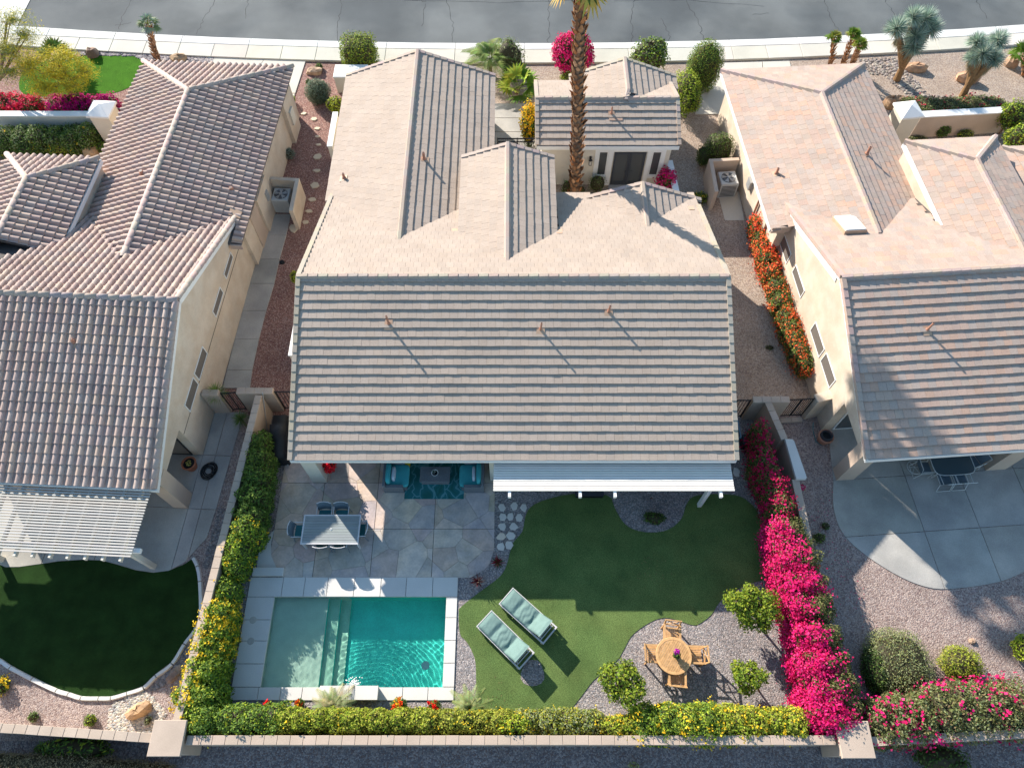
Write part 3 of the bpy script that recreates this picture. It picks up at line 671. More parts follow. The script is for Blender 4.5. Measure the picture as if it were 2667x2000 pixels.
def caps(roof, A, B, kind, mat, name='ridge_tile', step=.375, lift=0.0, pal=None, flip=False):
    A = Vector(A); B = Vector(B); L = (B-A).length; n = max(1, round(L/step)); st = L/n; x = (B-A).normalized()
    y = Vector((0,0,1)).cross(x).normalized(); z = x.cross(y)
    if flip: y = -y; z = Vector((z.x, z.y, z.z)); 
    key = (kind, round(st,2), mat.name)
    if key not in CM: CM[key] = [capmesh(kind, st+.05, mat, tuple(c*random.uniform(.93,1.05) for c in (pal or (1,1,1)))) for _ in range(5)]
    for i in range(n):
        M = Matrix.Translation(A+x*(i*st)+Vector((0,0,lift+random.uniform(0,.006)))) @ Matrix(((*x,0),(*y,0),(*z,0),(0,0,0,1))).transposed()
        link(name, random.choice(CM[key]), roof, M)
def body(mb, x0, x1, y0, y1, axis, ze, drop=.15):
    """wall block with gable ends following the roof (axis = ridge direction)"""
    if axis == 'x':
        ym = (y0+y1)/2; f = lambda yy: ze-drop+K*(ym-y0-abs(yy-ym))
        P = [(y0,-.05),(y1,-.05),(y1,ze-drop),(ym,ze-drop+K*(ym-y0)),(y0,ze-drop)]
        vs = [(x0,p[0],p[1]) for p in P]+[(x1,p[0],p[1]) for p in P]
        mb.add(vs, [(4,3,2,1,0),(5,6,7,8,9)]+[(i,(i+1)%5,5+(i+1)%5,5+i) for i in range(5)])
    else:
        xm = (x0+x1)/2; P = [(x0,-.05),(x1,-.05),(x1,ze-drop),(xm,ze-drop+K*(xm-x0)),(x0,ze-drop)]
        vs = [(p[0],y0,p[1]) for p in P]+[(p[0],y1,p[1]) for p in P]
        mb.add(vs, [(0,1,2,3,4),(9,8,7,6,5)]+[((i+1)%5,i,5+i,5+(i+1)%5) for i in range(5)])
def vent(house, roof_hit, h=.45, r=.05, lean=(0,0)):
    p = roof_hit; m = MB().tube([p+Vector((0,0,-.1)), p+Vector((lean[0],lean[1],h))], r, 10); m.lathe([(r*1.7,-.0),(r*1.3,.13),(r,.14)], tuple(p), 10)
    v = O('vent_pipe', m, M_PIPE, house); O('pipe_mouth', MB().lathe([(0,h+.004),(r*.7,h+.004)], (p.x+lean[0],p.y+lean[1],p.z), 10), M_IRON, v)
    return v
def flashing(house, p, d, v=None, s=.17):
    a, u = Vector(UP[d][0]), Vector(UP[d][1]); n = a.cross(u); m = MB(); q = p+n*.05
    m.add([q-a*s-u*s*1.2, q+a*s-u*s*1.2, q+a*s*.8+u*s, q-a*s*.8+u*s]+[q-a*s-u*s*1.2-n*.06, q+a*s-u*s*1.2-n*.06], [(0,1,2,3),(4,5,1,0)]); O('flashing', m, M_FLASH, v or house)
def ventat(house, fr, u, v, E, d, h=.45, r=.05, lean=(0,0), fl=True):
    n = Vector(UP[d][0]).cross(Vector(UP[d][1])); p = fr.hit(u, v, E, n); vv = vent(house, p, h, r, lean)
    if fl: flashing(house, p, d, vv)
def window(parent, p0, ax, w, h, nrm, fw=.05, fmat=None, pmat=None, mull=0, depth=.03, label=None):
    """frame proud of the wall, pane set back; p0 lower corner, ax along the wall"""
    p0 = Vector(p0); ax = Vector(ax); n = Vector(nrm); up = Vector((0,0,1)); m = MB()
    def bx(mb, a0, a1, z0, z1, d0, d1):
        q = [p0+ax*a+up*z+n*d for d in (d0, d1) for a, z in ((a0,z0),(a1,z0),(a1,z1),(a0,z1))]
        mb.add(q, [(3,2,1,0),(4,5,6,7),(0,1,5,4),(1,2,6,5),(2,3,7,6),(3,0,4,7)])
    bx(m, -fw, w+fw, -fw, 0, -.02, depth); bx(m, -fw, w+fw, h, h+fw, -.02, depth); bx(m, -fw, 0, 0, h, -.02, depth); bx(m, w, w+fw, 0, h, -.02, depth)
    for i in range(mull): x = (i+1)*w/(mull+1); bx(m, x-.02, x+.02, 0, h, -.02, depth*.9)
    f = O('window', m, fmat or M_WHITE, parent)
    if label: f['label'] = label
    g = MB(); bx(g, 0, w, 0, h, -.02, .008); O('pane', g, pmat or M_GLASS, f); return f

# ---- middle house
FC = Frame(0, 9.95, 0)
mh = T('house', 'middle house with grey tan flat tile roof, gabled wings and a long front ridge', 'house', (0,9.95,0))
PALC = [(1,1,1),(1.01,1.0,.99),(.985,.985,.985),(1.015,1.0,.98),(.99,.98,.97),(1.01,1.01,1.01)]
rc = Roof(mh, FC, 'flat', M_TILE, PALC)
zr = lambda ly: 2.75+K*(12.7-ly)
lwz = lambda x: 2.75+K*(3.66-abs(x+4.5)) if abs(x+4.5) < 3.66 else -9
mwz = lambda x: 3.95+K*(2.0-abs(x+.18)) if abs(x+.18) < 2.0 else -9
rgz = lambda x: 2.75+K*(2.7-abs(x-5.58)) if abs(x-5.58) < 2.7 else -9
def wing_over(x, y, z): return max(lwz(x), mwz(x) if y < 14.2 else -9, rgz(x)) > z+.10 and y < 12.9
XL, XR = -7.93, 8.02
rc.face((XL,0,2.75), 'f', [(0,0),(XR-XL,0),(XR-XL,6.35*KN),(0,6.35*KN)])
rc.face((XR,12.7,2.75), 'r', [(0,0),(XR-XL,0),(XR-XL,6.35*KN),(0,6.35*KN)], cull=wing_over)
und = lambda x, y, z: y < 12.6 and zr(y) > z+.16
rc.face((-8.17,20.45,2.75), 'l', [(0,0),(11.6,0),(11.6,3.67*KN),(0,3.67*KN)], cull=lambda x,y,z: und(x,y,z) or (y < 12.5 and x < -7.93 and False), deck=False)
rc.face((-.83,8.85,2.75), 'e', [(0,0),(11.6,0),(11.6,3.67*KN),(0,3.67*KN)], cull=und, deck=False)
rc.face((-2.18,13.65,3.95), 'l', [(0,0),(6.2,0),(6.2,2.0*KN),(0,2.0*KN)], cull=und, deck=False)
rc.face((1.82,7.45,3.95), 'e', [(0,0),(6.2,0),(6.2,2.0*KN),(0,2.0*KN)], cull=und, deck=False)
rc.face((2.88,12.3,2.75), 'l', [(0,0),(2.9,0),(2.9,2.7*KN),(0,2.7*KN)], cull=und, deck=False)
rc.face((8.28,9.4,2.75), 'e', [(0,0),(2.9,0),(2.9,2.7*KN),(0,2.7*KN)], cull=und, deck=False)
def pdeck(rf, E, d, L, Wd):
    a, u = Vector(UP[d][0]), Vector(UP[d][1]); n = a.cross(u); E = Vector(E); pv = [E, E+a*L, E+a*L+u*Wd, E+u*Wd]
    rf.deck.add([p-n*.015 for p in pv]+[p-n*.11 for p in pv], [(0,1,2,3),(7,6,5,4)]+[(i,4+i,4+(i+1)%4,(i+1)%4) for i in range(4)])
pdeck(rc, (-8.17,20.45,2.75), 'l', 11.3, 3.67*KN); pdeck(rc, (-.83,9.1,2.75), 'e', 11.35, 3.67*KN)
pdeck(rc, (-2.18,13.65,3.95), 'l', 6.0, 2*KN); pdeck(rc, (1.82,7.65,3.95), 'e', 6.0, 2*KN)
pdeck(rc, (2.88,12.3,2.75), 'l', 2.8, 2.7*KN); pdeck(rc, (8.28,9.5,2.75), 'e', 2.8, 2.7*KN)
RC = rc.finish(); zt = 2.75+K*6.35
caps(RC, (XR,6.35,zt), (XL,6.35,zt), 'flat', M_TILE, lift=.03)
caps(RC, (-4.5,20.5,4.11), (-4.5,8.95,4.11), 'flat', M_TILE, lift=.03); caps(RC, (-.18,13.7,4.69), (-.18,7.4,4.69), 'flat', M_TILE, lift=.03)
caps(RC, (5.58,12.35,3.75), (5.58,9.9,3.75), 'flat', M_TILE, lift=.03)
for xr, fl in ((XL+.02,0),(XR-.02,1)):
    caps(RC, (xr,0,2.78), (xr,6.3,zt+.02), 'rake', M_TILE, 'rake_tile', .345, flip=not fl)
caps(RC, (XL+.02,12.7,2.78), (XL+.02,6.4,zt+.02), 'rake', M_TILE, 'rake_tile', .345, flip=False); caps(RC, (XR-.02,11.6,zr(11.6)+.03), (XR-.02,6.4,zt+.02), 'rake', M_TILE, 'rake_tile', .345, flip=True)
def gcaps(R, mat, xa, xm, xb, y, ze, k='rake'):
    zm = ze+K*(xm-xa); caps(R, (xa,y,ze+.03), (xm,y,zm+.03), k, mat, 'rake_tile', .345, flip=False); caps(R, (xb,y,ze+.03), (xm,y,zm+.03), k, mat, 'rake_tile', .345, flip=True)
gcaps(RC, M_TILE, -8.17, -4.5, -.83, 20.45, 2.75); gcaps(RC, M_TILE, -2.18, -.18, 1.82, 13.63, 3.95); gcaps(RC, M_TILE, 2.88, 5.58, 8.28, 12.3, 2.75)
m = MB(); 
P = [(2.55,-.05),(12.5,-.05),(12.5,2.62),(6.35,4.93),(2.55,3.53)]
vs = [(-7.75,p[0],p[1]) for p in P]+[(7.85,p[0],p[1]) for p in P]; m.add(vs, [(4,3,2,1,0),(5,6,7,8,9)]+[(i,(i+1)%5,5+(i+1)%5,5+i) for i in range(5)])
body(m, -8.02, -.98, 9.3, 20.3, 'y', 2.75); body(m, -2.05, 1.69, 7.9, 13.5, 'y', 3.95); body(m, 3.0, 8.12, 9.9, 12.15, 'y', 2.75)
O('wall', m, M_STUC2, mh)
m = MB().box(XL, XR, -.02, .02, 2.56, 2.74)
O('fascia', m, M_WHITE, mh)
for x in (XL+.03, XR-.03):
    m = MB(); m.bar((x,0,2.66), (x,6.35,zt-.10), .04, .2); m.bar((x,12.7,2.66), (x,6.35,zt-.10), .04, .2); O('rake_board', m, M_WHITE, mh)
a = FC.loc(835,1257); b = FC.loc(852,1257)
O('porch_pillar', MB().box(-7.78,-7.24,.21,.74,0,2.6), M_STUC2, mh); O('porch_pillar', MB().box(-.85,-.45,.3,.8,0,2.6), M_STUC2, mh)
m = MB(); P = [(.21,2.3),(2.6,2.3),(2.6,2.75+K*2.6-.16),(.21,2.75+K*.21-.15)]
vs = [(-7.72,p[0],p[1]) for p in P]+[(-7.5,p[0],p[1]) for p in P]; m.add(vs, [(3,2,1,0),(4,5,6,7)]+[(i,(i+1)%4,4+(i+1)%4,4+i) for i in range(4)]); m.box(-7.78,7.85,.25,.5,2.35,2.6); O('porch_beam', m, M_STUC2, mh)
m = MB().box(-.45,7.85,2.2,2.36,-.05,3.35); m.box(7.55,7.85,.3,2.3,-.05,2.6); O('porch_wall', m, M_STUC2, mh)
window(mh, (-6.5,2.54,.1), (1,0,0), 2.4, 2.05, (0,-1,0), .06, M_DKGREY, M_GLASS, 1); window(mh, (-3.0,2.54,.8), (1,0,0), 1.2, 1.2, (0,-1,0), .06)
EF = (XL,0,2.75); ventat(mh, FC, 1013, 845, EF, 'f', .55, .04, (-.02,0)); ventat(mh, FC, 1408, 860, EF, 'f', .48, .035, (.02,0)); ventat(mh, FC, 1585, 814, EF, 'f', .42, .04, (.01,.0))
ventat(mh, FC, 897, 466, (-8.17,20.45,2.75), 'l', .32, .055); ventat(mh, FC, 1105, 417, (-.83,8.85,2.75), 'e', .42, .06)
for (u, v, E, d) in ((875,513,(XR,12.7,2.75),'r'),(1185,603,(XR,12.7,2.75),'r'),(1457,606,(XR,12.7,2.75),'r'),(1800,545,(XR,12.7,2.75),'r')): flashing(mh, FC.hit(u, v, E, Vector(UP[d][0]).cross(Vector(UP[d][1]))), d, None, .14)
# condenser screen walls peeking out on the left of the middle house
for (x, ya, yb) in ((-8.85,14.9,18.0),(-8.75,26.6,28.9)):
    t = T('screen_wall', 'pale screen wall poking out %s the left edge of the middle roof' % ('halfway down' if ya < 20 else 'near the front of'), 'wall', (x,ya,0))
    O('wall_body', MB().box(-.1,.1,0,yb-ya,0,1.75), M_STUC2, t); O('wall_cap', MB().box(-.13,.13,-.03,yb-ya+.03,1.75,1.83), M_WHITE, t)

# ---- casita
FG = Frame(4.44, 25.6, 0)
cs = T('guest_house', 'small guest house with charcoal french doors behind the tall palm', 'guest house', (4.44,25.6,0))
r = Roof(cs, FG, 'flat', M_TILE, PALC)
x0, x1 = -3.3, 3.3; zc = 2.75+K*2.2
r.face((x0,0,2.75), 'f', [(0,0),(6.6,0),(6.6,2.2*KN),(0,2.2*KN)])
cg = 1.0; hw = 2.63
r.face((x1,4.4,2.75), 'r', [(0,0),(6.6,0),(6.6,2.2*KN),(0,2.2*KN)], cull=lambda x,y,z: abs(x-cg) < hw and 2.75+K*(hw-abs(x-cg)) > z+.1)
cu = lambda x,y,z: y < 2.3 or y < 4.3 and (2.75+K*(4.4-y) if y > 2.2 else 2.75+K*y) > z+.12
r.face((cg-hw,4.75,2.75), 'l', [(0,0),(3.4,0),(3.4,hw*KN),(0,hw*KN)], cull=cu, deck=False)
r.face((cg+hw,1.35,2.75), 'e', [(0,0),(3.4,0),(3.4,hw*KN),(0,hw*KN)], cull=cu, deck=False)
pdeck(r, (cg-hw,4.75,2.75), 'l', 2.5, hw*KN); pdeck(r, (cg+hw,2.3,2.75), 'e', 2.45, hw*KN)
RG_ = r.finish(); zg = 2.75+K*hw
caps(RG_, (x1,2.2,zc), (x0,2.2,zc), 'flat', M_TILE, lift=.03); caps(RG_, (cg,4.8,zg), (cg,2.5,zg), 'flat', M_TILE, lift=.03); caps(RG_, (cg,2.55,zg), (cg-.12,2.1,zg-.14), 'flat', M_TILE, lift=.03)
for xr, fl in ((x0+.02,True),(x1-.02,False)):
    caps(RG_, (xr,0,2.78), (xr,2.15,zc+.02), 'rake', M_TILE, 'rake_tile', .345, flip=fl); caps(RG_, (xr,4.4,2.78), (xr,2.25,zc+.02), 'rake', M_TILE, 'rake_tile', .345, flip=not fl)
gcaps(RG_, M_TILE, cg-hw, cg, cg+hw, 4.75, 2.75)
m = MB(); P = [(.27,-.05),(4.2,-.05),(4.2,2.62),(2.2,3.42),(.27,2.66)]
vs = [(-3.05,p[0],p[1]) for p in P]+[(3.05,p[0],p[1]) for p in P]; m.add(vs, [(4,3,2,1,0),(5,6,7,8,9)]+[(i,(i+1)%5,5+(i+1)%5,5+i) for i in range(5)])
body(m, cg-hw+.15, cg+hw-.15, 3.2, 4.6, 'y', 2.75); O('wall', m, M_STUC2, cs)
O('fascia', MB().box(-3.3,3.3,-.03,.02,2.52,2.73), M_WHITE, cs); O('soffit', MB().box(-3.25,3.25,.02,.27,2.52,2.58), M_WHITE, cs)
# door surround, doors, side lights, lantern
gx_ = lambda X: X-4.44
m = MB(); 
for a, b, z0_, z1_ in ((3.93,4.10,.05,2.179),(4.56,4.80,.0,2.179),(6.40,6.62,.0,2.179),(7.08,7.26,.05,2.179),(3.93,7.26,2.18,2.315)): m.box(gx_(a), gx_(b), .22, .27, z0_, z1_)
m.box(gx_(3.9), gx_(4.6), .20, .268, .5, .66); m.box(gx_(6.6), gx_(7.3), .20, .268, .5, .66); O('door_surround', m, M_WHITE, cs)
window(cs, (gx_(4.15),.262,.7), (1,0,0), .36, 1.42, (0,-1,0), .045, M_WHITE, M_GLASS); window(cs, (gx_(6.68),.262,.7), (1,0,0), .36, 1.42, (0,-1,0), .045, M_WHITE, M_GLASS)
for a, b, hx in ((4.85,5.60,5.50),(5.61,6.34,5.71)):
    m = MB(); a_, b_ = gx_(a), gx_(b); m.box(a_, a_+.10, .20, .26, .05, 2.1); m.box(b_-.10, b_, .20, .26, .05, 2.1); m.box(a_+.1, b_-.1, .20, .26, 2.0, 2.1); m.box(a_+.1, b_-.1, .20, .26, .05, .27)
    d = O('door', m, M_DKGREY, cs); O('pane', MB().box(a_+.1, b_-.1, .225, .24, .27, 2.0), M_GLASS, d)
    O('handle', MB().tube([(gx_(hx),.19,1.0),(gx_(hx),.15,1.0),(gx_(hx)+(.1 if hx < 5.6 else -.1)*-1,.15,1.0)], .012, 6), M_IRON, d)
m = MB(); lx = gx_(3.73); m.box(lx-.05, lx+.05, .2, .27, 1.7, 1.85); m.tube([(lx,.2,1.82),(lx,.1,1.9),(lx,.1,1.8)], .012, 6)
la = O('wall_lantern', m, M_IRON, cs); m = MB()
for dx, dy in ((-.06,.04),(.06,.04),(-.06,.16),(.06,.16)): m.box(lx+dx-.008, lx+dx+.008, dy-.008, dy+.008, 1.5, 1.75)
m.lathe([(.11,1.75),(.02,1.86),(0,1.87)], (lx,.1,0), 4); m.box(lx-.07, lx+.07, .03, .17, 1.48, 1.5); O('lantern_cage', m, M_IRON, la); O('lantern_glass', MB().box(lx-.05,lx+.05,.05,.15,1.5,1.74), M_COPE, la)
ventat(cs, FG, 1592, 298, (x0,0,2.75), 'f', .4, .04); 
# replaced salmon tiles on the casita
n_ = Vector(UP['f'][0]).cross(Vector(UP['f'][1]))
p = FG.hit(1592, 316, (x0,0,2.75), n_)
vs, fs = flat_tile([(0,0),(.3,0),(.3,.38),(0,.38)], .40, .036)
for i in range(2):
    M = Matrix.Translation(p+Vector((i*.32-.1,0,0))+n_*.02) @ Matrix(((*UP['f'][0],0),(*UP['f'][1],0),(*n_,0),(0,0,0,1))).transposed()
    o = link('roof_tile', MB().add(vs, fs, (1.15,.95,.85)).mesh('roof_tile', M_TILE), RG_, M); o['label'] = 'salmon replacement tile'

# ---- left house, barrel tiles
lh = T('house', 'left neighbour house with brown grey curved barrel tiles and cream side wall', 'house', (-12.41,8.85,0), R_(-2.8))
PALL = [(1,1,1),(1.06,.98,.94),(.90,.86,.88),(1.1,1.04,.96),(.95,.86,.86),(1.0,.93,.90)]
rl = Roof(lh, FL, 'barrel', M_TILE_L, PALL, e=.36, w=.300)
XA = -9.0; RY = 6.37; zt = 2.75+K*RY
wl = lambda x,y: 2.75+K*(3.78-abs(x+3.33)) if abs(x+3.33) < 3.78 else -9
w3 = lambda x,y: 3.8+K*(2.05-abs(x+8.29)) if abs(x+8.29) < 2.05 else -9
rl.face((XA,0,2.75), 'f', [(0,0),(-XA,0),(-XA,RY*KN),(0,RY*KN)])
rl.face((0,2*RY,2.75), 'r', [(0,0),(-XA,0),(-XA,RY*KN),(0,RY*KN)], cull=lambda x,y,z: max(wl(x,y), w3(x,y)) > z+.08)
zrl = lambda y: 2.75+K*(2*RY-y)
ul = lambda x,y,z: (y < 2*RY and zrl(y) > z+.14 and x < .0)
rl.face((-7.11,22.25,2.75), 'l', [(0,0),(13.4,0),(13.4,3.78*KN),(3.6,3.78*KN)], cull=lambda x,y,z: ul(x,y,z) or y < 8.8)
rl.face((.45,8.85,2.75), 'e', [(2.0,0),(13.4,0),(9.8,3.78*KN),(0,3.78*KN),(0,.42*KN),(2.0,.42*KN)] if False else [(0,0),(13.4,0),(9.8,3.78*KN),(0,3.78*KN)], cull=lambda x,y,z: ul(x,y,z) or (y < 10.85 and x > -.05), dpoly=[(2.0,0),(13.4,0),(9.8,3.78*KN),(0,3.78*KN),(0,.62*KN),(2.0,.62*KN)])
rl.face((.45,22.25,2.75), 'r', [(0,0),(7.56,0),(3.78,3.6*KN)], deck=False)
pv = [Vector((.45,22.25,2.75)),Vector((-7.11,22.25,2.75)),Vector((-3.33,18.65,4.10))]; rl.deck.add([p-Vector((0,0,.02)) for p in pv], [(0,1,2)])
rl.face((-10.34,14.53,3.8), 'l', [(0,0),(5.2,0),(5.2,2.05*KN),(2.0,2.05*KN)], cull=ul); rl.face((-6.24,9.3,3.8), 'e', [(0,0),(5.2,0),(3.2,2.05*KN),(0,2.05*KN)], cull=ul)
rl.face((-6.24,14.53,3.8), 'r', [(0,0),(4.1,0),(2.05,2.0*KN)], deck=False)
rl.deck.add([(-6.24,14.53,3.78),(-10.34,14.53,3.78),(-8.29,12.5,4.52)], [(0,1,2)])
RL = rl.finish()
kb = dict(kind='barrel', mat=M_TILE_L, step=.42)
caps(RL, (0,RY,zt), (XA,RY,zt), lift=.05, **kb); caps(RL, (-3.33,18.6,4.15), (-3.33,9.0,4.15), lift=.05, **kb)
caps(RL, (.45,22.25,2.78), (-3.33,18.6,4.15), lift=.06, **kb); caps(RL, (-7.11,22.25,2.78), (-3.33,18.6,4.15), lift=.06, **kb)
caps(RL, (-8.29,12.5,4.56), (-8.29,8.8,4.56), lift=.05, **kb); caps(RL, (-6.24,14.53,3.83), (-8.29,12.5,4.56), lift=.06, **kb); caps(RL, (-10.34,14.53,3.83), (-8.29,12.5,4.56), lift=.06, **kb)
caps(RL, (-.08,0,2.82), (-.08,RY-.1,zt+.02), 'barrel', M_TILE_L, 'rake_tile', .36, lift=0); caps(RL, (-.08,12.3,2.95), (-.08,RY+.1,zt+.02), 'barrel', M_TILE_L, 'rake_tile', .42, lift=0)
m = MB(); P = [(2.48,-.05),(2*RY-.1,-.05),(2*RY-.1,2.6),(RY,zt-.16),(2.48,2.75+K*2.48-.16)]
vs = [(XA,p[0],p[1]) for p in P]+[(-.06,p[0],p[1]) for p in P]; m.add(vs, [(4,3,2,1,0),(5,6,7,8,9)]+[(i,(i+1)%5,5+(i+1)%5,5+i) for i in range(5)])
m.box(-6.9,.10,12.0,21.9,-.05,2.66); m.box(-10.2,-6.32,11.2,14.35,-.05,3.72)
m.box(.10,.30,19.9,21.2,-.05,2.6); m.box(.10,.22,14.0,15.6,-.05,2.1)
O('wall', m, M_STUC, lh)
m = MB().box(-.60,-.04,.25,.85,0,2.6); O('porch_pillar', m, M_STUC3, lh); O('porch_pillar', MB().box(-5.9,-5.3,.25,.85,0,2.6), M_STUC3, lh)
m = MB(); P = [(.25,2.35),(2.48,2.35),(2.48,2.75+K*2.48-.16),(.25,2.75+K*.25-.14)]
vs = [(-.36,p[0],p[1]) for p in P]+[(-.06,p[0],p[1]) for p in P]; m.add(vs, [(3,2,1,0),(4,5,6,7)]+[(i,(i+1)%4,4+(i+1)%4,4+i) for i in range(4)]); m.box(XA,-.1,.3,.5,2.3,2.6); O('porch_beam', m, M_STUC, lh)
m = MB(); m.bar((-.02,0,2.64), (-.02,RY,zt-.12), .05, .2); m.bar((-.02,12.4,2.80), (-.02,RY,zt-.12), .05, .2); O('rake_board', m, M_WHITE, lh)
O('fascia', MB().box(XA,0,-.03,.02,2.52,2.72), M_WHITE, lh); O('fascia', MB().box(-6.26,-6.20,9.8,14.5,3.6,3.8), M_WHITE, lh)
O('eave_tile_end', MB().box(-.0,.5,10.80,10.86,2.62,2.86), M_TILE_L, lh)
O('trim_line', MB().box(-.06,-.045,2.5,12.6,1.92,1.94), M_JOINT, lh)
def sidewin(house, fr, quad, X, nx, scr, lab=None):
    L = [fr.hit(u, v, (X,0,0), (1,0,0)) for u, v in quad]; y0 = min(p.y for p in L); y1 = max(p.y for p in L); z0 = min(p.z for p in L); z1 = max(p.z for p in L)
    window(house, (X, y0, z0), (0,1,0), y1-y0, z1-z0, (nx,0,0), .035, M_WHITE, scr, 0, .025)
    return y0, y1, z0, z1
for q_ in ([(599.7,659),(605,671.5),(589,725),(583,714)],[(571,754),(580,763),(562,822),(554,812)],[(527,905),(538,920.6),(519,985.5),(506,973)],[(503,987),(515,1001),(494,1069),(481,1055)]):
    print('winL', sidewin(lh, FL, q_, -.06, 1, M_SCREEN))
m = MB(); O('garage_side_door', MB().box(.10,.14,13.0,13.95,0,2.05), M_STUC3, lh); O('meter_box', MB().box(.10,.28,14.9,15.2,1.1,1.6), M_METAL, lh); O('conduit', MB().box(.10,.14,15.3,15.34,.2,2.4), M_STUC3, lh); O('service_panel', MB().box(.31,.40,20.2,20.7,.9,1.7), M_STUC2, lh)
wn_ = window(lh, (-.5,2.47,.1), (-1,0,0), 1.1, 2.0, (0,-1,0), .05, M_IRON, M_SCREEN)
EL = (XA,0,2.75); ventat(lh, FL, 194, 893, EL, 'f', .25, .05); ventat(lh, FL, 372, 455, (-7.11,22.25,2.75), 'l', .22, .08); ventat(lh, FL, 605, 498, (.45,8.85,2.75), 'e', .22, .07)
p = FL.hit(613, 560, (.45,8.85,2.75), Vector(UP['e'][0]).cross(Vector(UP['e'][1]))); flashing(lh, p+Vector((0,0,.08)), 'e', None, .22)

# ---- right house, multi-coloured flat tiles
rh = T('house', 'right neighbour house with pink, grey and tan flat tile roof and skylight', 'house', (12.62,9.98,0), R_(4.0))
PALR = [(1,1,1),(1.07,.98,.94),(.93,.97,1.0),(1.12,.97,.88),(1.03,1.0,.97),(.95,.97,.96),(1.0,.93,.91),(1.05,1.03,1.0),(.92,.91,.91),(.98,.99,1.0)]
rr_ = Roof(rh, FR, 'flat', M_TILE_R, PALR)
XB = 11.5; RY = 6.3; zt = 2.75+K*RY; X0 = .05
wr = lambda x: 2.75+K*(3.6-abs(x-2.8)) if abs(x-2.8) < 3.6 else -9
w2 = lambda x: 4.0+K*(2.04-abs(x-7.64)) if abs(x-7.64) < 2.04 else -9
w4 = lambda x: 3.4+K*(2.6-abs(x-12.9)) if abs(x-12.9) < 2.6 else -9
ur = lambda x,y,z: y < 2*RY and x > X0+.02 and 2.75+K*(2*RY-y) > z+.14
rr_.face((X0,0,2.75), 'f', [(0,0),(XB,0),(XB,RY*KN),(0,RY*KN)])
rr_.face((X0+XB,2*RY,2.75), 'r', [(0,0),(XB,0),(XB,RY*KN),(0,RY*KN)], cull=lambda x,y,z: max(wr(x), w2(x) if y < 14 else -9, w4(x)) > z+.08)
rr_.face((-.8,20.9,2.75), 'l', [(0,0),(12.4,0),(12.4,3.6*KN),(3.5,3.6*KN)], cull=lambda x,y,z: ur(x,y,z) or (y < 10.65 and x < .05), dpoly=[(0,0),(10.25,0),(10.25,1.08*KN),(12.4,1.08*KN),(12.4,3.6*KN),(3.5,3.6*KN)])
rr_.face((6.4,8.5,2.75), 'e', [(0,0),(12.4,0),(8.9,3.6*KN),(0,3.6*KN)], cull=lambda x,y,z: ur(x,y,z) or (y < 10.9 and x > 5.6 and False))
rr_.face((6.4,20.9,2.75), 'r', [(0,0),(7.2,0),(3.6,3.5*KN)], deck=False); rr_.deck.add([(6.4,20.9,2.73),(-.8,20.9,2.73),(2.8,17.4,4.05)], [(0,1,2)])
rr_.face((5.6,14.15,4.0), 'l', [(0,0),(7.0,0),(7.0,2.04*KN),(2.0,2.04*KN)], cull=ur); rr_.face((9.68,7.15,4.0), 'e', [(0,0),(7.0,0),(5.0,2.04*KN),(0,2.04*KN)], cull=ur)
rr_.face((9.68,14.15,4.0), 'r', [(0,0),(4.08,0),(2.04,2.0*KN)], deck=False); rr_.deck.add([(9.68,14.15,3.98),(5.6,14.15,3.98),(7.64,12.15,4.72)], [(0,1,2)])
rr_.face((10.3,14.1,3.4), 'l', [(0,0),(6.0,0),(6.0,2.6*KN),(2.5,2.6*KN)], cull=ur); rr_.face((15.5,14.1,3.4), 'r', [(0,0),(5.2,0),(2.6,2.5*KN)], deck=False)
RR = rr_.finish()
kf = dict(kind='flat', mat=M_TILE_R, step=.375)
caps(RR, (X0+XB,RY,zt), (X0,RY,zt), lift=.03, **kf); caps(RR, (2.8,17.4,4.085), (2.8,9.1,4.085), lift=.03, **kf)
caps(RR, (-.8,20.9,2.78), (2.8,17.4,4.1), lift=.03, **kf); caps(RR, (6.4,20.9,2.78), (2.8,17.4,4.1), lift=.03, **kf)
caps(RR, (7.64,12.15,4.75), (7.64,7.3,4.75), lift=.03, **kf); caps(RR, (5.6,14.15,4.03), (7.64,12.15,4.76), lift=.03, **kf); caps(RR, (9.68,14.15,4.03), (7.64,12.15,4.76), lift=.03, **kf); caps(RR, (10.3,14.1,3.43), (12.9,11.6,4.38), lift=.03, **kf)
caps(RR, (X0+.02,0,2.78), (X0+.02,RY-.1,zt+.02), 'rake', M_TILE_R, 'rake_tile', .345, flip=True); caps(RR, (X0+.02,12.3,2.88), (X0+.02,RY+.1,zt+.02), 'rake', M_TILE_R, 'rake_tile', .345)
m = MB(); P = [(2.45,-.05),(2*RY-.1,-.05),(2*RY-.1,2.6),(RY,zt-.16),(2.45,2.75+K*2.45-.16)]
vs = [(.12,p[0],p[1]) for p in P]+[(XB,p[0],p[1]) for p in P]; m.add(vs, [(4,3,2,1,0),(5,6,7,8,9)]+[(i,(i+1)%5,5+(i+1)%5,5+i) for i in range(5)])
m.box(-.35,6.0,12.0,20.6,-.05,2.66); m.box(5.75,9.5,9.0,14.0,-.05,3.95); m.box(10.5,15.4,9.0,13.9,-.05,3.32); m.box(-.25,.2,10.95,12.1,-.05,2.5)
O('wall', m, M_STUC, rh)
O('porch_pillar', MB().box(.10,.80,.25,.75,0,2.6), M_STUC3, rh); O('porch_pillar', MB().box(6.1,6.9,.25,1.0,0,2.6), M_STUC3, rh)
m = MB(); P = [(.25,2.35),(2.45,2.35),(2.45,2.75+K*2.45-.16),(.25,2.75+K*.25-.14)]
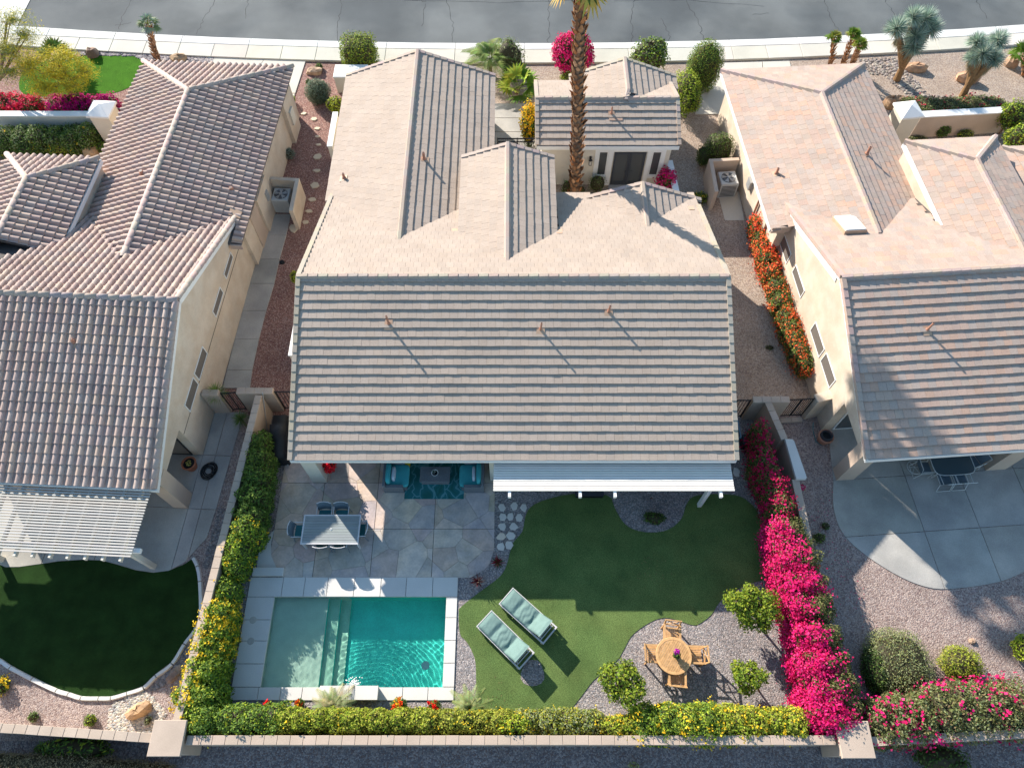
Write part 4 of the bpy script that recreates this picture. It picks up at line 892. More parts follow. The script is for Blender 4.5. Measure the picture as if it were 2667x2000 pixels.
vs = [(.12,p[0],p[1]) for p in P]+[(.42,p[0],p[1]) for p in P]; m.add(vs, [(3,2,1,0),(4,5,6,7)]+[(i,(i+1)%4,4+(i+1)%4,4+i) for i in range(4)]); m.box(.2,XB,.3,.5,2.3,2.6); O('porch_beam', m, M_STUC, rh)
m = MB(); m.bar((.07,0,2.64), (.07,RY,zt-.12), .06, .22); m.bar((.07,12.2,2.8), (.07,RY,zt-.12), .06, .22); m.bar((.10,11.6,2.78), (.10,RY+.3,zt-.45), .03, .3); O('rake_board', m, M_WHITE, rh)
O('fascia', MB().box(X0,XB,-.03,.02,2.52,2.72), M_WHITE, rh); O('fascia', MB().box(5.55,5.62,9.2,14.1,3.78,3.99), M_WHITE, rh); O('fascia', MB().box(-.83,-.76,10.7,20.85,2.58,2.74), M_WHITE, rh)
O('eave_tile_end', MB().box(-.8,.02,10.60,10.66,2.62,2.95), M_TILE_R, rh)
for q_ in ([(2035,611),(2060,662),(2052,678),(2030,627)],[(2071,698),(2094.5,755),(2086,773),(2065,711)],[(2124,843),(2147,908),(2135,926),(2112.6,864)],[(2152.7,924),(2176,989.5),(2161.6,1006.6),(2138.5,941)]):
    print('winR', sidewin(rh, FR, q_, .12, -1, M_SCREEN))
window(rh, (.6,2.44,.1), (1,0,0), 1.6, 2.0, (0,-1,0), .05, M_WHITE, M_GLASS)
O('downspout', MB().tube([(-.42,13.2,.1),(-.42,13.2,2.5)], .05, 8), M_PIPE, rh); O('meter_box', MB().box(-.5,-.35,14.4,14.8,1.2,1.7), M_METAL, rh)
ER = (X0,0,2.75); ventat(rh, FR, 2413, 861, ER, 'f', .45, .04, (.04,.02)); ventat(rh, FR, 2021, 454, (-.8,20.9,2.75), 'l', .35, .055); ventat(rh, FR, 2256, 404, (6.4,8.5,2.75), 'e', .45, .06)
nn = Vector(UP['r'][0]).cross(Vector(UP['r'][1])); u_ = Vector(UP['r'][1]); a_ = Vector(UP['r'][0])
E_ = Vector((1.36,10.25,2.75+K*(2*RY-10.25))); M = Matrix.Translation(E_) @ Matrix(((*-a_,0),(*-u_,0),(*nn,0),(0,0,0,1))).transposed()
M = Matrix.Translation(E_) @ Matrix(((1,0,0,0),(0,-u_.y*-1,0,0),(0,0,1,0),(0,0,0,1)))
sk = MB(); w_ = .92; l_ = 1.25
def P3(x, s, h): return E_+Vector((x,0,0))+u_*s+nn*h
sk.add([P3(x,s,h) for h in (0,.2) for x,s in ((0,0),(w_,0),(w_,l_),(0,l_))], [(3,2,1,0),(4,5,6,7),(0,1,5,4),(1,2,6,5),(2,3,7,6),(3,0,4,7)]); sko = O('skylight', sk, M_FLASH, rh)
g_ = MB(); g_.add([P3(x,s,h) for h in (.2,.25) for x,s in ((.05,.05),(w_-.05,.05),(w_-.05,l_-.05),(.05,l_-.05))], [(3,2,1,0),(4,5,6,7),(0,1,5,4),(1,2,6,5),(2,3,7,6),(3,0,4,7)]); O('dome', g_, M_WHITE, sko)

# ---- patio covers
pg = T('patio_cover', 'white slatted patio cover along the middle house eave above the lawn', 'patio cover', (3.6,9.9,0))
n = 19
for i in range(n):
    y = -.97+i*.094
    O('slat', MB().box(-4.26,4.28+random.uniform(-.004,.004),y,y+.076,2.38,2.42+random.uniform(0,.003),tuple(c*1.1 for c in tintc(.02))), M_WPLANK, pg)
for u in (1327,1511,1602,1878):
    x = W(u,1280,2.4).x-3.6; O('rafter', MB().box(x-.05,x+.05,-1.18,1.1,2.22,2.378), M_WHITE, pg)
for x in (3.6,): O('post', MB().box(x-.07,x+.07,-.75,-.6,0,2.069), M_WHITE, pg)
O('beam', MB().box(-4.2,4.2,-.75,-.6,2.07,2.22), M_WHITE, pg)
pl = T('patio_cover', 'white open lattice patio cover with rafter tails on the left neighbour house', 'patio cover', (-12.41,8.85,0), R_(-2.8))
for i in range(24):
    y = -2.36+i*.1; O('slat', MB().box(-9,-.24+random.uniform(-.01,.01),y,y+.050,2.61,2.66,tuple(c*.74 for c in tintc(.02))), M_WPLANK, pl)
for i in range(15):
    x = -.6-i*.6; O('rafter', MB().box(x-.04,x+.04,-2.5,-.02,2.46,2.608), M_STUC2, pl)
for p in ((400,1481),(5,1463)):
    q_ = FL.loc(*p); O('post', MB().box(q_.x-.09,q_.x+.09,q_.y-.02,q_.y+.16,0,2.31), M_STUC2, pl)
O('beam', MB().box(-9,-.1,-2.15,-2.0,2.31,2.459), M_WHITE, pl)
# ---------------------------------------------------------------- foliage
def hsv(c, v=.15, h=.06):
    k = 1+random.uniform(-v, v); return tuple(max(0, x*k*(1+random.uniform(-h, h))) for x in c)
GREEN = [(.10,.18,.03),(.14,.23,.035),(.07,.13,.025),(.18,.26,.045)]
LIME = [(.27,.35,.025),(.34,.40,.035),(.19,.28,.02),(.38,.42,.05)]
YGREEN = [(.28,.30,.04),(.34,.34,.045),(.20,.24,.03),(.40,.37,.06),(.13,.18,.025)]
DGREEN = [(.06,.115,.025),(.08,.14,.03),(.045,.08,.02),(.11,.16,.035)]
OLIVE = [(.20,.24,.11),(.26,.29,.13),(.14,.18,.08),(.33,.34,.17)]
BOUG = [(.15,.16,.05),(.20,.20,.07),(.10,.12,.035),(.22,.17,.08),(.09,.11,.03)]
MAG = [(.62,.012,.11),(.70,.02,.15),(.50,.008,.08),(.75,.05,.20),(.60,.01,.16)]
ORNG = [(.72,.11,.03),(.80,.16,.05),(.62,.06,.02),(.78,.22,.07)]
YELF = [(.80,.52,.02),(.75,.45,.02),(.85,.62,.05)]
TWIG = (.065,.055,.03)
def on_blobs(blobs, n, shell=(.80, 1.04), lump=.10, zmin=.02):
    """points and outward normals over a union of (super)ellipsoids; blob = (x,y,z,rx,ry,rz[,power])"""
    A = np.array([ (b[3]*b[4]+b[3]*b[5]+b[4]*b[5]) for b in blobs]); A = A/A.sum(); P, Nn = [], []
    for b, w in zip(blobs, A):
        k = max(8, int(n*w)); p = b[6] if len(b) > 6 else 1.0
        d = rng.normal(size=(k, 3)); d /= np.linalg.norm(d, axis=1)[:, None]
        q_ = 2/p; e = d/((np.abs(d)**q_).sum(1)**(1/q_))[:, None]; r = np.array(b[3:6]); ph = rng.uniform(0, 6.28, 3)
        rad = rng.uniform(shell[0], shell[1], k)*(1+lump*(np.sin(d[:,0]*5+ph[0])*np.sin(d[:,1]*6+ph[1])+.5*np.sin(d[:,2]*9+ph[2]+d[:,0]*8)))
        q = np.array(b[:3])+e*r*rad[:, None]; nn = np.sign(e)*np.abs(e)**(q_-1)/r; nn /= np.linalg.norm(nn, axis=1)[:, None]
        keep = q[:, 2] > zmin
        for c in blobs:
            if c is b: continue
            pc = c[6] if len(c) > 6 else 1.0
            t = np.abs((q-np.array(c[:3]))/np.array(c[3:6])); keep &= (t**(2/pc)).sum(1) > .62
        P.append(q[keep]); Nn.append(nn[keep])
    return np.concatenate(P), np.concatenate(Nn)
def leafquads(P, Nn, size, pal, asp=.5, tilt=.7, var=.16, up=.25):
    k = len(P); n = Nn+rng.normal(size=(k, 3))*tilt+np.array([0,0,up]); n /= np.linalg.norm(n, axis=1)[:, None]
    t = np.cross(n, rng.normal(size=(k, 3))); t /= np.linalg.norm(t, axis=1)[:, None]+1e-9; b = np.cross(n, t)
    s = (size*rng.uniform(.6, 1.35, k))[:, None]
    V = np.stack([P-t*s*.5, P-b*s*asp*.5+t*s*.05, P+t*s*.5+n*s*.08, P+b*s*asp*.5+t*s*.05], 1).reshape(-1, 3)
    C = np.array(pal)[rng.integers(0, len(pal), k)]*rng.uniform(1-var, 1+var, (k, 1))*rng.uniform(.94, 1.06, (k, 3))
    return V, C
def foliage(parent, name, blobs, n, size, pal, asp=.5, core=.80, stuff=False, shell=(.80,1.04), lump=.10, tilt=.7, mat=None, corecol=TWIG):
    P, Nn = on_blobs(blobs, n, shell, lump); V, C = leafquads(P, Nn, size, pal, asp, tilt); m = len(P)
    Q = np.arange(m*4).reshape(m, 4)
    if core:
        cb = MB()
        for b in blobs: cb.ell(b[:3], tuple(r*core for r in b[3:6]), 12, 8, corecol, .12, b[6] if len(b) > 6 else 1.0)
        f = np.array(cb.f)+len(V); V = np.concatenate([V, np.array(cb.v)]); Q = np.concatenate([Q, f]); C = np.concatenate([C, np.array(cb.c)])
    o = link(name, npmesh(name, V, Q, C, mat or M_LEAF), parent)
    if stuff: o['kind'] = 'stuff'
    return o
def flowers(parent, blobs, n, size, pal, where=None, clump=6, spread=.10, name='flowers', shell=(1.0,1.08), lump=.10):
    P, Nn = on_blobs(blobs, max(4, int(n*2)), shell, lump)
    if where is not None:
        k = where(P); P, Nn = P[k], Nn[k]
    if len(P) == 0: return None
    idx = rng.permutation(len(P))[:n]; P, Nn = P[idx], Nn[idx]
    P = np.repeat(P, clump, 0)+rng.normal(size=(len(P)*clump, 3))*spread*.5; Nn = np.repeat(Nn, clump, 0)
    V, C = leafquads(P, Nn, size, pal, .9, .5, .12); m = len(P)
    o = link(name, npmesh(name, V, np.arange(m*4).reshape(m, 4), C, M_PETAL), parent); o['kind'] = 'stuff'; return o
def bush(name, label, cat, uv, z, r, pal, size=.09, dens=420, kind=1.0, lumps=0, asp=.5, fl=None, group=None, trunk=None, core=.8, lump=.10, shell=(.80,1.04), tilt=.7):
    """plant whose visible middle is at photo point uv, at height z; r = (rx, ry, rz)"""
    p = W(uv[0], uv[1], z); t = T(name, label, cat, (p.x, p.y, 0), 0, group)
    bl = [(0,0,z,*r,kind)]
    for i in range(lumps):
        a = random.uniform(0, 6.28); d = random.uniform(.35, .75); k = random.uniform(.35, .6)
        bl.append((r[0]*d*math.cos(a), r[1]*d*math.sin(a), z+r[2]*random.uniform(-.3,.45), r[0]*k, r[1]*k, r[2]*k, 1.0))
    A = 12*(r[0]*r[1]+r[0]*r[2]+r[1]*r[2])/3
    foliage(t, 'foliage', bl, int(A*dens), size, pal, asp, core, lump=lump, shell=shell, tilt=tilt)
    if fl: flowers(t, bl, *fl)
    m = MB().tube([(0,0,-.02),(.03,.0,z*.5),(0,0,z)], [.05,.04,.03], 6); O('stem', m, M_BARK, t)
    return t

# ---- left dividing hedge (green to yellow flowered), following the wall
def hedge(label, spine, pal, n, size=.09, fl=None, group=None, name='hedge', cat='hedge', jitter=.12, parts=None):
    """spine: (x, y, z centre, rx, ry, rz)"""
    c = spine[len(spine)//2]; t = T(name, label, cat, (c[0], c[1], 0), 0, group); bl = []
    for s in spine: bl.append((s[0]-c[0]+random.uniform(-jitter,jitter)*.4, s[1]-c[1], s[2]+random.uniform(-jitter,jitter)*.5, s[3]*random.uniform(.92,1.08), s[4]*random.uniform(.95,1.15), s[5]*random.uniform(.95,1.05), .75))
    foliage(t, 'foliage', bl, n, size, pal)
    for f in (fl or []): flowers(t, bl, *f)
    return t
def spine_px(rows, step=.55):
    """rows: (u, v, z_top, halfwidth_x, half_h) at the hedge top line"""
    out = []
    for a, b in zip(rows, rows[1:]):
        p = W(a[0],a[1],a[2]); q = W(b[0],b[1],b[2]); n = max(1, int((q-p).length/step))
        for i in range(n):
            t = i/n; r = p.lerp(q, t); wz = a[3]+(b[3]-a[3])*t; hh = a[4]+(b[4]-a[4])*t
            out.append((r.x, r.y, r.z-hh, wz, .5, hh))
    r = W(*rows[-1][:3]); out.append((r.x, r.y, r.z-rows[-1][4], rows[-1][3], .5, rows[-1][4])); return out
def endx(sp):   # hedge running along x: swap radii
    return [(x,y,z,.5,rx,rz) for x,y,z,rx,ry,rz in sp]
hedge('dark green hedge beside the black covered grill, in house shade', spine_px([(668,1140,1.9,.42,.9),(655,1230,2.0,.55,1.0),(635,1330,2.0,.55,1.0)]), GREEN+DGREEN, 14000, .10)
hedge('green hedge with pale new shoots along the wall beside the pool step', spine_px([(625,1370,2.0,.5,1.0),(600,1460,1.6,.38,.8),(575,1530,1.6,.38,.8)]), GREEN+LIME[:2], 12000, .095, [(60,.06,YELF)])
hedge('bright hedge dotted with yellow flowers beside the dark left lawn', spine_px([(552,1590,1.75,.55,.88),(533,1680,1.75,.58,.88)]), LIME+GREEN, 14000, .095, [(300,.06,YELF,None,7)])
hedge('bushy yellow flowered hedge at the corner near the river rocks', spine_px([(520,1740,1.8,.72,.9),(500,1810,1.7,.8,.85),(520,1870,1.7,.7,.85)]), GREEN+LIME, 18000, .10, [(230,.07,YELF,lambda P: P[:,0] < .1,8)])
# ---- hedge along the bottom wall
def bh(label, u0, u1, v, z, rz, pal, n, fl=None, ry=.5):
    sp = endx(spine_px([(u0,v,z,ry,rz),(u1,v,z,ry,rz)], .5)); return hedge(label, sp, pal, n, .085, fl)
bh('green leafy hedge with feathery leaves right of the bottom left pillar', 520, 700, 1874, 1.75, .85, GREEN+LIME[:1], 15000, [(18,.06,YELF)], .52)
bh('yellow green hedge below the left half of the pool', 730, 905, 1874, 1.7, .8, YGREEN+LIME, 14000, [(15,.06,YELF)], .38)
bh('rounded yellow green hedge below the water feature', 930, 1090, 1876, 1.7, .8, YGREEN+LIME[:2], 13000, None, .38)
bh('golden hedge below the right end of the pool', 1115, 1300, 1879, 1.6, .75, YGREEN+YGREEN[:3], 13000, [(30,.05,YELF)], .38)
bh('small lime clump sticking out of the bottom hedge below the lawn', 1335, 1350, 1885, 1.7, .8, LIME, 2500, [(20,.06,YELF)], .3)
bh('sparse olive gold hedge below the tip of the lawn', 1375, 1540, 1880, 1.55, .72, YGREEN+OLIVE, 12000, [(20,.05,YELF)], .42)
bh('low gold flowered hedge between olive hedge and round green hedge', 1600, 1640, 1893, 1.6, .78, YGREEN+LIME, 5000, [(90,.05,YELF)], .35)
bh('wide green hedge full of yellow flowers behind the teak table', 1690, 1850, 1880, 1.85, .92, GREEN+LIME, 17000, [(120,.06,YELF)], .58)
bh('lime hedge full of yellow flowers left of the bottom right pillar', 1885, 2080, 1882, 1.75, .87, LIME+YGREEN, 17000, [(150,.06,YELF)], .52)
# ---- right bougainvillea: upper petals coloured darker for the house shade, magenta middle, corner
left_side = lambda lim: (lambda P: (P[:,0]+.36*P[:,1]+rng.normal(size=len(P))*.2 < lim))
hedge('bougainvillea with petals darkened to crimson for the house shade on the right dividing wall', spine_px([(1988,1120,1.9,.27,.9),(2003,1190,2.1,.36,1.0),(2030,1265,2.1,.42,1.0),(2048,1310,2.1,.45,1.0)]), BOUG+DGREEN, 13000, .09, [(480,.075,[(.42,.01,.07),(.50,.01,.10),(.36,.008,.05)],None,8,.16)])
hedge('vivid magenta bougainvillea hedge at the right edge of the lawn', spine_px([(2065,1370,2.2,.6,1.1),(2095,1450,2.25,.78,1.1),(2115,1510,2.25,.85,1.1)]), BOUG, 17000, .085, [(1250,.075,MAG,left_side(.05),11,.18)])
hedge('widest magenta bougainvillea hedge with a green brown top behind the citrus trees', spine_px([(2130,1570,2.25,.78,1.1),(2150,1650,2.25,.82,1.1),(2170,1720,2.2,.85,1.1)]), BOUG, 22000, .085, [(1300,.075,MAG,left_side(-.14),11,.18),(160,.06,MAG,None,3)])
hedge('bright pink bougainvillea wrapping the bottom right pillar', spine_px([(2185,1780,2.1,.85,1.05),(2195,1830,2.0,.88,1.0),(2190,1862,1.9,.85,.95)]), BOUG, 18000, .085, [(950,.075,MAG,left_side(.05),11,.18),(160,.07,MAG,None,3)])
t = hedge('brown green bougainvillea hedge spilling over the wall right of the pillar', endx(spine_px([(2310,1880,1.9,.75,.95),(2420,1865,2.0,.8,1.0)], .6)), BOUG+OLIVE[:2], 17000, .085, [(85,.10,MAG,None,9,.2)])
t = hedge('pink dotted bougainvillea hedge at the bottom right edge of the yard', endx(spine_px([(2480,1850,2.0,.8,1.0),(2680,1840,2.0,.8,1.0)], .6)), BOUG+OLIVE[:2], 18000, .085, [(70,.10,MAG,None,9,.2),(120,.07,MAG,lambda P: P[:,1] > .2,4)])
bush('sprig', 'single pink flowering sprig leaning over the neighbour gravel', 'flower', (2085,1270), 1.2, (.18,.14,.12), MAG+BOUG[:1], .08, 600, core=0)
# ---- orange hedge
hedge('orange flowered hedge top end beside the right condenser pad', spine_px([(1985,570,1.3,.42,.65),(2003,630,1.3,.42,.65),(2020,690,1.3,.42,.65)]), BOUG+GREEN, 9000, .085, [(400,.075,ORNG+[(.75,.06,.04)],None,8,.16)])
hedge('orange flowered hedge lower end beside the cream neighbour wall', spine_px([(2032,730,1.3,.42,.65),(2060,810,1.3,.42,.65),(2092,900,1.3,.40,.65),(2105,930,1.2,.36,.6)]), BOUG+GREEN, 12000, .085, [(330,.07,ORNG,None,7,.16)])
# ---- big shrubs on the neighbour gravel, right
bush('shrub', 'large dome shaped grey green shrub beside the magenta hedge', 'bush', (2338,1728), .55, (1.12,1.15,.62), OLIVE+[(.26,.27,.08)], .055, 1000, .8, lump=.04)
bush('shrub', 'dark shaded shrub squeezed between dome shrub and magenta hedge', 'bush', (2275,1745), .55, (.35,.75,.55), DGREEN, .07, 600)
bush('shrub', 'yellow green wispy shrub right of the dome shaped shrub', 'bush', (2502,1728), .40, (.72,.62,.48), YGREEN+LIME+[(.44,.42,.08)], .10, 700, asp=.2)
bush('shrub', 'bright yellow green shrub cut by the right photo edge', 'bush', (2680,1690), .5, (.5,.5,.5), LIME, .09, 500)
# ---- front yard plants
bush('topiary', 'boxy clipped green hedge block behind the front gable', 'hedge', (935,140), .9, (.95,.85,.95), GREEN+YGREEN[:3]+LIME[:2], .09, 520, .35, lump=.03)
bush('topiary', 'tall round clipped dark green shrub by the right driveway', 'bush', (1835,175), 1.3, (.95,.85,1.5), GREEN+GREEN+YGREEN[:2], .07, 700, .9, lump=.03)
bush('bush', 'round leafy light green bush behind the guest house', 'bush', (1690,150), 1.2, (1.05,.8,1.1), OLIVE[:2]+GREEN+LIME[:1], .13, 260, lumps=5)
bush('bush', 'bright lime bush hugging the right end of the guest house', 'bush', (1785,240), 1.2, (.75,1.1,1.1), LIME+LIME+GREEN[:1], .10, 420, lumps=4)
bush('bougainvillea', 'round magenta bougainvillea ball behind the tall palm', 'bougainvillea', (1492,145), 1.1, (1.0,.8,1.15), BOUG+DGREEN, .08, 420, fl=(620,.10,MAG,lambda P: (P[:,2] > .75),7,.16))
bush('bush', 'small lime mound left of the guest house roof', 'bush', (1477,203), .35, (.4,.3,.35), LIME, .07, 500)
bush('bush', 'loose olive green bush beside the feather palm', 'bush', (1325,150), 1.0, (.85,.7,1.0), OLIVE+GREEN[:2], .16, 260, asp=.18, shell=(.6,1.15), lumps=3)
bush('bush', 'tall climbing bush with golden yellow flowers by the courtyard gate', 'bush', (1378,330), 1.3, (.40,.55,1.25), GREEN+DGREEN, .10, 420, lumps=3, fl=(150,.09,YELF+[(.85,.38,.02)],lambda P: P[:,2] > 1.0,7,.15))
bush('bush', 'thin green shrub left of the palm trunk in the courtyard', 'bush', (1478,490), .5, (.30,.30,.5), GREEN+OLIVE[:1], .10, 300, shell=(.5,1.15), asp=.25)
bush('bush', 'feathery green shrub below the left side light of the guest house', 'bush', (1556,478), .55, (.42,.36,.55), GREEN+OLIVE[:2], .10, 300, shell=(.5,1.2), asp=.2)
bush('bush', 'green shrub just right of the palm trunk base', 'bush', (1513,500), .4, (.25,.25,.4), DGREEN+GREEN, .10, 300, shell=(.5,1.15), asp=.25)
bush('bougainvillea', 'small pink bougainvillea beside the white courtyard wall', 'bougainvillea', (1735,475), .9, (.40,.50,.6), BOUG+GREEN, .08, 380, fl=(180,.09,MAG,None,7,.14))
bush('topiary', 'small boxy clipped shrub above the right condenser enclosure', 'hedge', (1872,388), .9, (.72,.48,.8), GREEN+OLIVE[:2]+[(.16,.13,.06)], .07, 600, .6, lump=.04)
bush('bush', 'dark low shrub left of the boxy clipped shrub', 'bush', (1835,405), .6, (.38,.5,.5), DGREEN, .07, 500, .8)
bush('bush', 'low green and yellow shrub right of the small front gable', 'bush', (1822,515), .2, (.45,.35,.25), GREEN+LIME[:2], .09, 420, lumps=2, fl=(18,.05,YELF))
bush('bush', 'blue green spiky round shrub on the red gravel', 'bush', (828,240), .55, (.66,.62,.65), [(.13,.18,.12),(.17,.22,.15),(.09,.13,.08),(.20,.24,.15)], .20, 420, asp=.12, lump=.05)
bush('bush', 'lime yellow shrub against the left edge of the front gable', 'bush', (876,275), .5, (.42,.42,.5), LIME+[(.40,.38,.02)], .11, 380, lumps=3)
bush('bush', 'tiny dark green plant near the blue green shrub', 'bush', (803,213), .12, (.16,.16,.15), DGREEN, .06, 700)
bush('bush', 'tiny green plant beside the pale boulder on red gravel', 'bush', (831,173), .15, (.22,.16,.15), GREEN, .06, 700)
bush('bush', 'yellow green plant at the front corner of the left house', 'bush', (760,262), .25, (.18,.28,.25), LIME, .08, 500)
bush('bush', 'silvery agave like plant at the foot of the left house wall', 'bush', (752,400), .25, (.30,.28,.25), [(.20,.25,.20),(.26,.31,.25)], .22, 260, asp=.15)
bush('bush', 'tiny green plant at the foot of the white planter wall', 'bush', (898,205), .1, (.2,.15,.12), GREEN, .05, 500)
bush('bush', 'little yellow flowers showing at the left edge of the middle ridge', 'bush', (768,722), .5, (.22,.28,.3), LIME+YELF[:1], .07, 500)
# left front: flowers and low shrubs
def gx(label, u0, u1, v, z, rz, pal, n, fl, ry=.5): return hedge(label, endx(spine_px([(u0,v,z,ry,rz),(u1,v,z,ry,rz)], .6)), pal, n, .09, fl, name='bougainvillea', cat='bougainvillea')
gx('red pink flower bank at the left photo edge', -30, 70, 258, 1.1, .55, BOUG, 7000, [(420,.11,[(.65,.03,.06),(.70,.05,.10),(.55,.02,.10)],None,7,.16)], .6)
gx('deep magenta flower bank left of the pyramid cap pillar', 140, 265, 262, 1.1, .55, BOUG+DGREEN, 7000, [(560,.11,[(.50,.008,.16),(.60,.01,.2),(.42,.005,.12)],None,7,.16)], .6)
gx('red flowered ground cover along the right front wall', 2385, 2610, 270, .6, .3, OLIVE+BOUG+GREEN[:1], 14000, [(130,.08,[(.55,.02,.06),(.6,.03,.1)],None,4)], .75)
hedge('mixed olive green hedge under the yellow tree behind the left front wall', endx(spine_px([(0,345,1.2,.8,.65),(215,335,1.2,.7,.65)], .7)), OLIVE[:2]+GREEN+DGREEN, 18000, .10, [(40,.05,YELF)])
bush('bush', 'round yellow leaved shrub above the left hip roof', 'bush', (155,385), .4, (.62,.5,.4), LIME+YGREEN, .10, 420, lumps=2)
bush('bush', 'dark green leafy shrub left of the yellow leaved shrub', 'bush', (75,385), .5, (.8,.5,.5), GREEN+DGREEN, .10, 380, lumps=2)
bush('bush', 'small green plant beside the rounded boulder behind left roof', 'bush', (265,385), .25, (.22,.28,.28), GREEN, .10, 420)
bush('bush', 'tiny green plant on gravel right of the pyramid cap pillar', 'bush', (305,280), .15, (.18,.15,.15), GREEN, .07, 420)
bush('bush', 'round dark green shrub ball behind the right hip roof', 'bush', (2455,338), .35, (.42,.38,.4), GREEN+DGREEN, .08, 600)
bush('bush', 'dark low shrub in the shade of the right front wall', 'bush', (2430,330), .2, (.35,.3,.25), DGREEN, .08, 400)
bush('bush', 'small yellow green shrub right of the shrub ball', 'bush', (2515,352), .25, (.42,.30,.25), LIME+YGREEN, .08, 420)
bush('bush', 'flat olive groundcover left of the shrub ball', 'bush', (2392,362), .1, (.5,.22,.15), OLIVE+YGREEN[:1], .06, 600)
for (u, v, z, r, l) in ((2640,300,1.2,(.75,.7,.8),'leafy lime tree crown at the right edge beside the front wall'),(2655,360,1.0,(.7,.6,.7),'lower lime bush at the right edge above the hip roof')):
    bush('bush', l, 'bush', (u, v), z, r, LIME+GREEN, .12, 320, lumps=4)
# ---- yard small plants
bush('bush', 'small dark green shrub on the rounded gravel bay of the lawn', 'bush', (1706,1350), .2, (.42,.24,.22), DGREEN+GREEN, .08, 600, lumps=2)
bush('bush', 'tiny green shrub left of the speckled pillar near the edge', 'bush', (86,1866), .12, (.16,.18,.15), GREEN+OLIVE[:1], .06, 600)
bush('bush', 'small bright green shrub above the bottom left wall', 'bush', (234,1875), .15, (.2,.2,.18), LIME+GREEN, .07, 600)
bush('bush', 'small grey green plant in the river rocks beside the pillar', 'bush', (385,1875), .12, (.12,.14,.12), OLIVE, .06, 400)
bush('bush', 'yellow flowered plant at the far left edge below the lawn', 'bush', (0,1785), .2, (.3,.3,.25), DGREEN+GREEN, .08, 400, fl=(14,.07,YELF))
bush('bush', 'leafy tropical looking plant outside the bottom left wall', 'bush', (195,1950), .4, (1.2,.38,.4), GREEN+LIME[:2]+DGREEN, .16, 300, lumps=5, asp=.3)
t = hedge('clipped tan brown hedge at the bottom left corner outside the wall', endx(spine_px([(-30,1990,1.0,.35,.5),(200,1997,1.0,.35,.5),(400,2015,.9,.3,.45)], .5)), [(.30,.24,.13),(.36,.29,.16),(.22,.17,.09)], 16000, .05)
bush('bush', 'dark shrub outside the wall below the spilling bougainvillea', 'bush', (2450,1975), .4, (.9,.4,.45), DGREEN, .10, 300, lumps=3)
bush('bush', 'pale sprig at the bottom photo edge outside the wall', 'bush', (1650,1994), .2, (.2,.12,.12), OLIVE+LIME[:1], .08, 300, core=0)
bush('bush', 'tiny dark plant cluster on the gravel right of the pink hedge', 'bush', (2150,1370), .1, (.15,.15,.12), DGREEN, .06, 500)
bush('bush', 'small green tuft on the gravel beside the vivid pink hedge', 'bush', (2135,1400), .15, (.25,.2,.18), GREEN+BOUG[:1], .07, 400)
bush('bush', 'small dark weed on the pale gravel by the orange hedge', 'bush', (2005,905), .08, (.2,.12,.08), DGREEN, .05, 400)
# roses
for u, v, r, pals, l in ((1038,1838,.28,(YELF[:1]+[(.85,.3,.02)],[(.75,.02,.01),(.85,.06,.01)]),'rose bush with orange and red blooms left of the golden hedge'),
                        (1131,1840,.22,([(.75,.015,.01)],[(.8,.02,.015)]),'rose bush with deep red blooms near the pool corner'),
                        (777,1830,.14,([(.85,.35,.02)],[(.8,.10,.02)]),'orange rose blooms peeking over the bottom hedge'),
                        (695,1831,.08,([(.8,.02,.02)],[(.8,.02,.02)]),'single red bloom behind the leafy bottom hedge')):
    p = W(u, v, .5); t = T('rose_bush', l, 'rose bush', (p.x, p.y, 0)); bl = [(0,0,.5,r,r,r*1.1)]
    foliage(t, 'foliage', [(0,0,.35,r,r,.33)], int(900*r*4), .06, GREEN+DGREEN, core=.7)
    for k in range(int(60*r)):
        a = random.uniform(0,6.28); d = random.uniform(0,r*.9); c = random.choice(random.choice(pals)); z = .5+random.uniform(0,.2)
        P = rng.normal(size=(26,3))*.034+np.array([d*math.cos(a),d*math.sin(a),z]); V, C = leafquads(P, rng.normal(size=(26,3)), .065, [c], .9)
        link('rose', npmesh('rose', V, np.arange(104).reshape(26,4), C, M_PETAL), t)
# ---- citrus trees
def tree(name, label, cat, base, top, blobs, n, size, pal, fl=None, r0=.05, asp=.5, core=0, shell=(.5,1.08), lump=.15, limbs=6, barkcol=(1,1,1)):
    """base (u,v) on the ground; top (u,v,z) crown centre"""
    b = W(*base); c = W(*top); t = T(name, label, cat, (b.x, b.y, 0)); d = c-b; m = MB()
    bl = [(d.x+x, d.y+y, d.z+z, *r) for x, y, z, *r in blobs]
    m.tube([(0,0,-.03),(d.x*.3,d.y*.3,d.z*.45),(d.x*.8,d.y*.8,d.z*.85)], [r0,r0*.8,r0*.5], 8, barkcol)
    for i in range(limbs):
        q = bl[i % len(bl)]; a = random.uniform(0,6.28); m.tube([(d.x*.4,d.y*.4,d.z*.5), (q[0]+q[3]*.3*math.cos(a), q[1]+q[4]*.3*math.sin(a), q[2]), (q[0]+q[3]*.8*math.cos(a), q[1]+q[4]*.8*math.sin(a), q[2]+q[5]*.4)], [r0*.5,r0*.3,r0*.12], 5, barkcol)
    O('trunk', m, M_BARK, t); foliage(t, 'crown', bl, n, size, pal, asp, core, shell=shell, lump=lump)
    if fl: flowers(t, bl, *fl)
    return t
CIT = [(.13,.19,.02),(.18,.25,.025),(.08,.14,.015),(.24,.30,.03),(.30,.33,.03)]
def rblobs(R, rz, n, seed, flat=1.0):
    q = random.Random(seed); o = [(0,0,0,R*.75,R*.75,rz*.8)]
    for i in range(n):
        a = 6.28*i/n+q.uniform(-.3,.3); d = R*q.uniform(.5,.8); k = R*q.uniform(.32,.5); o.append((d*math.cos(a), d*math.sin(a), rz*q.uniform(-.4,.5), k, k, k*flat))
    return o
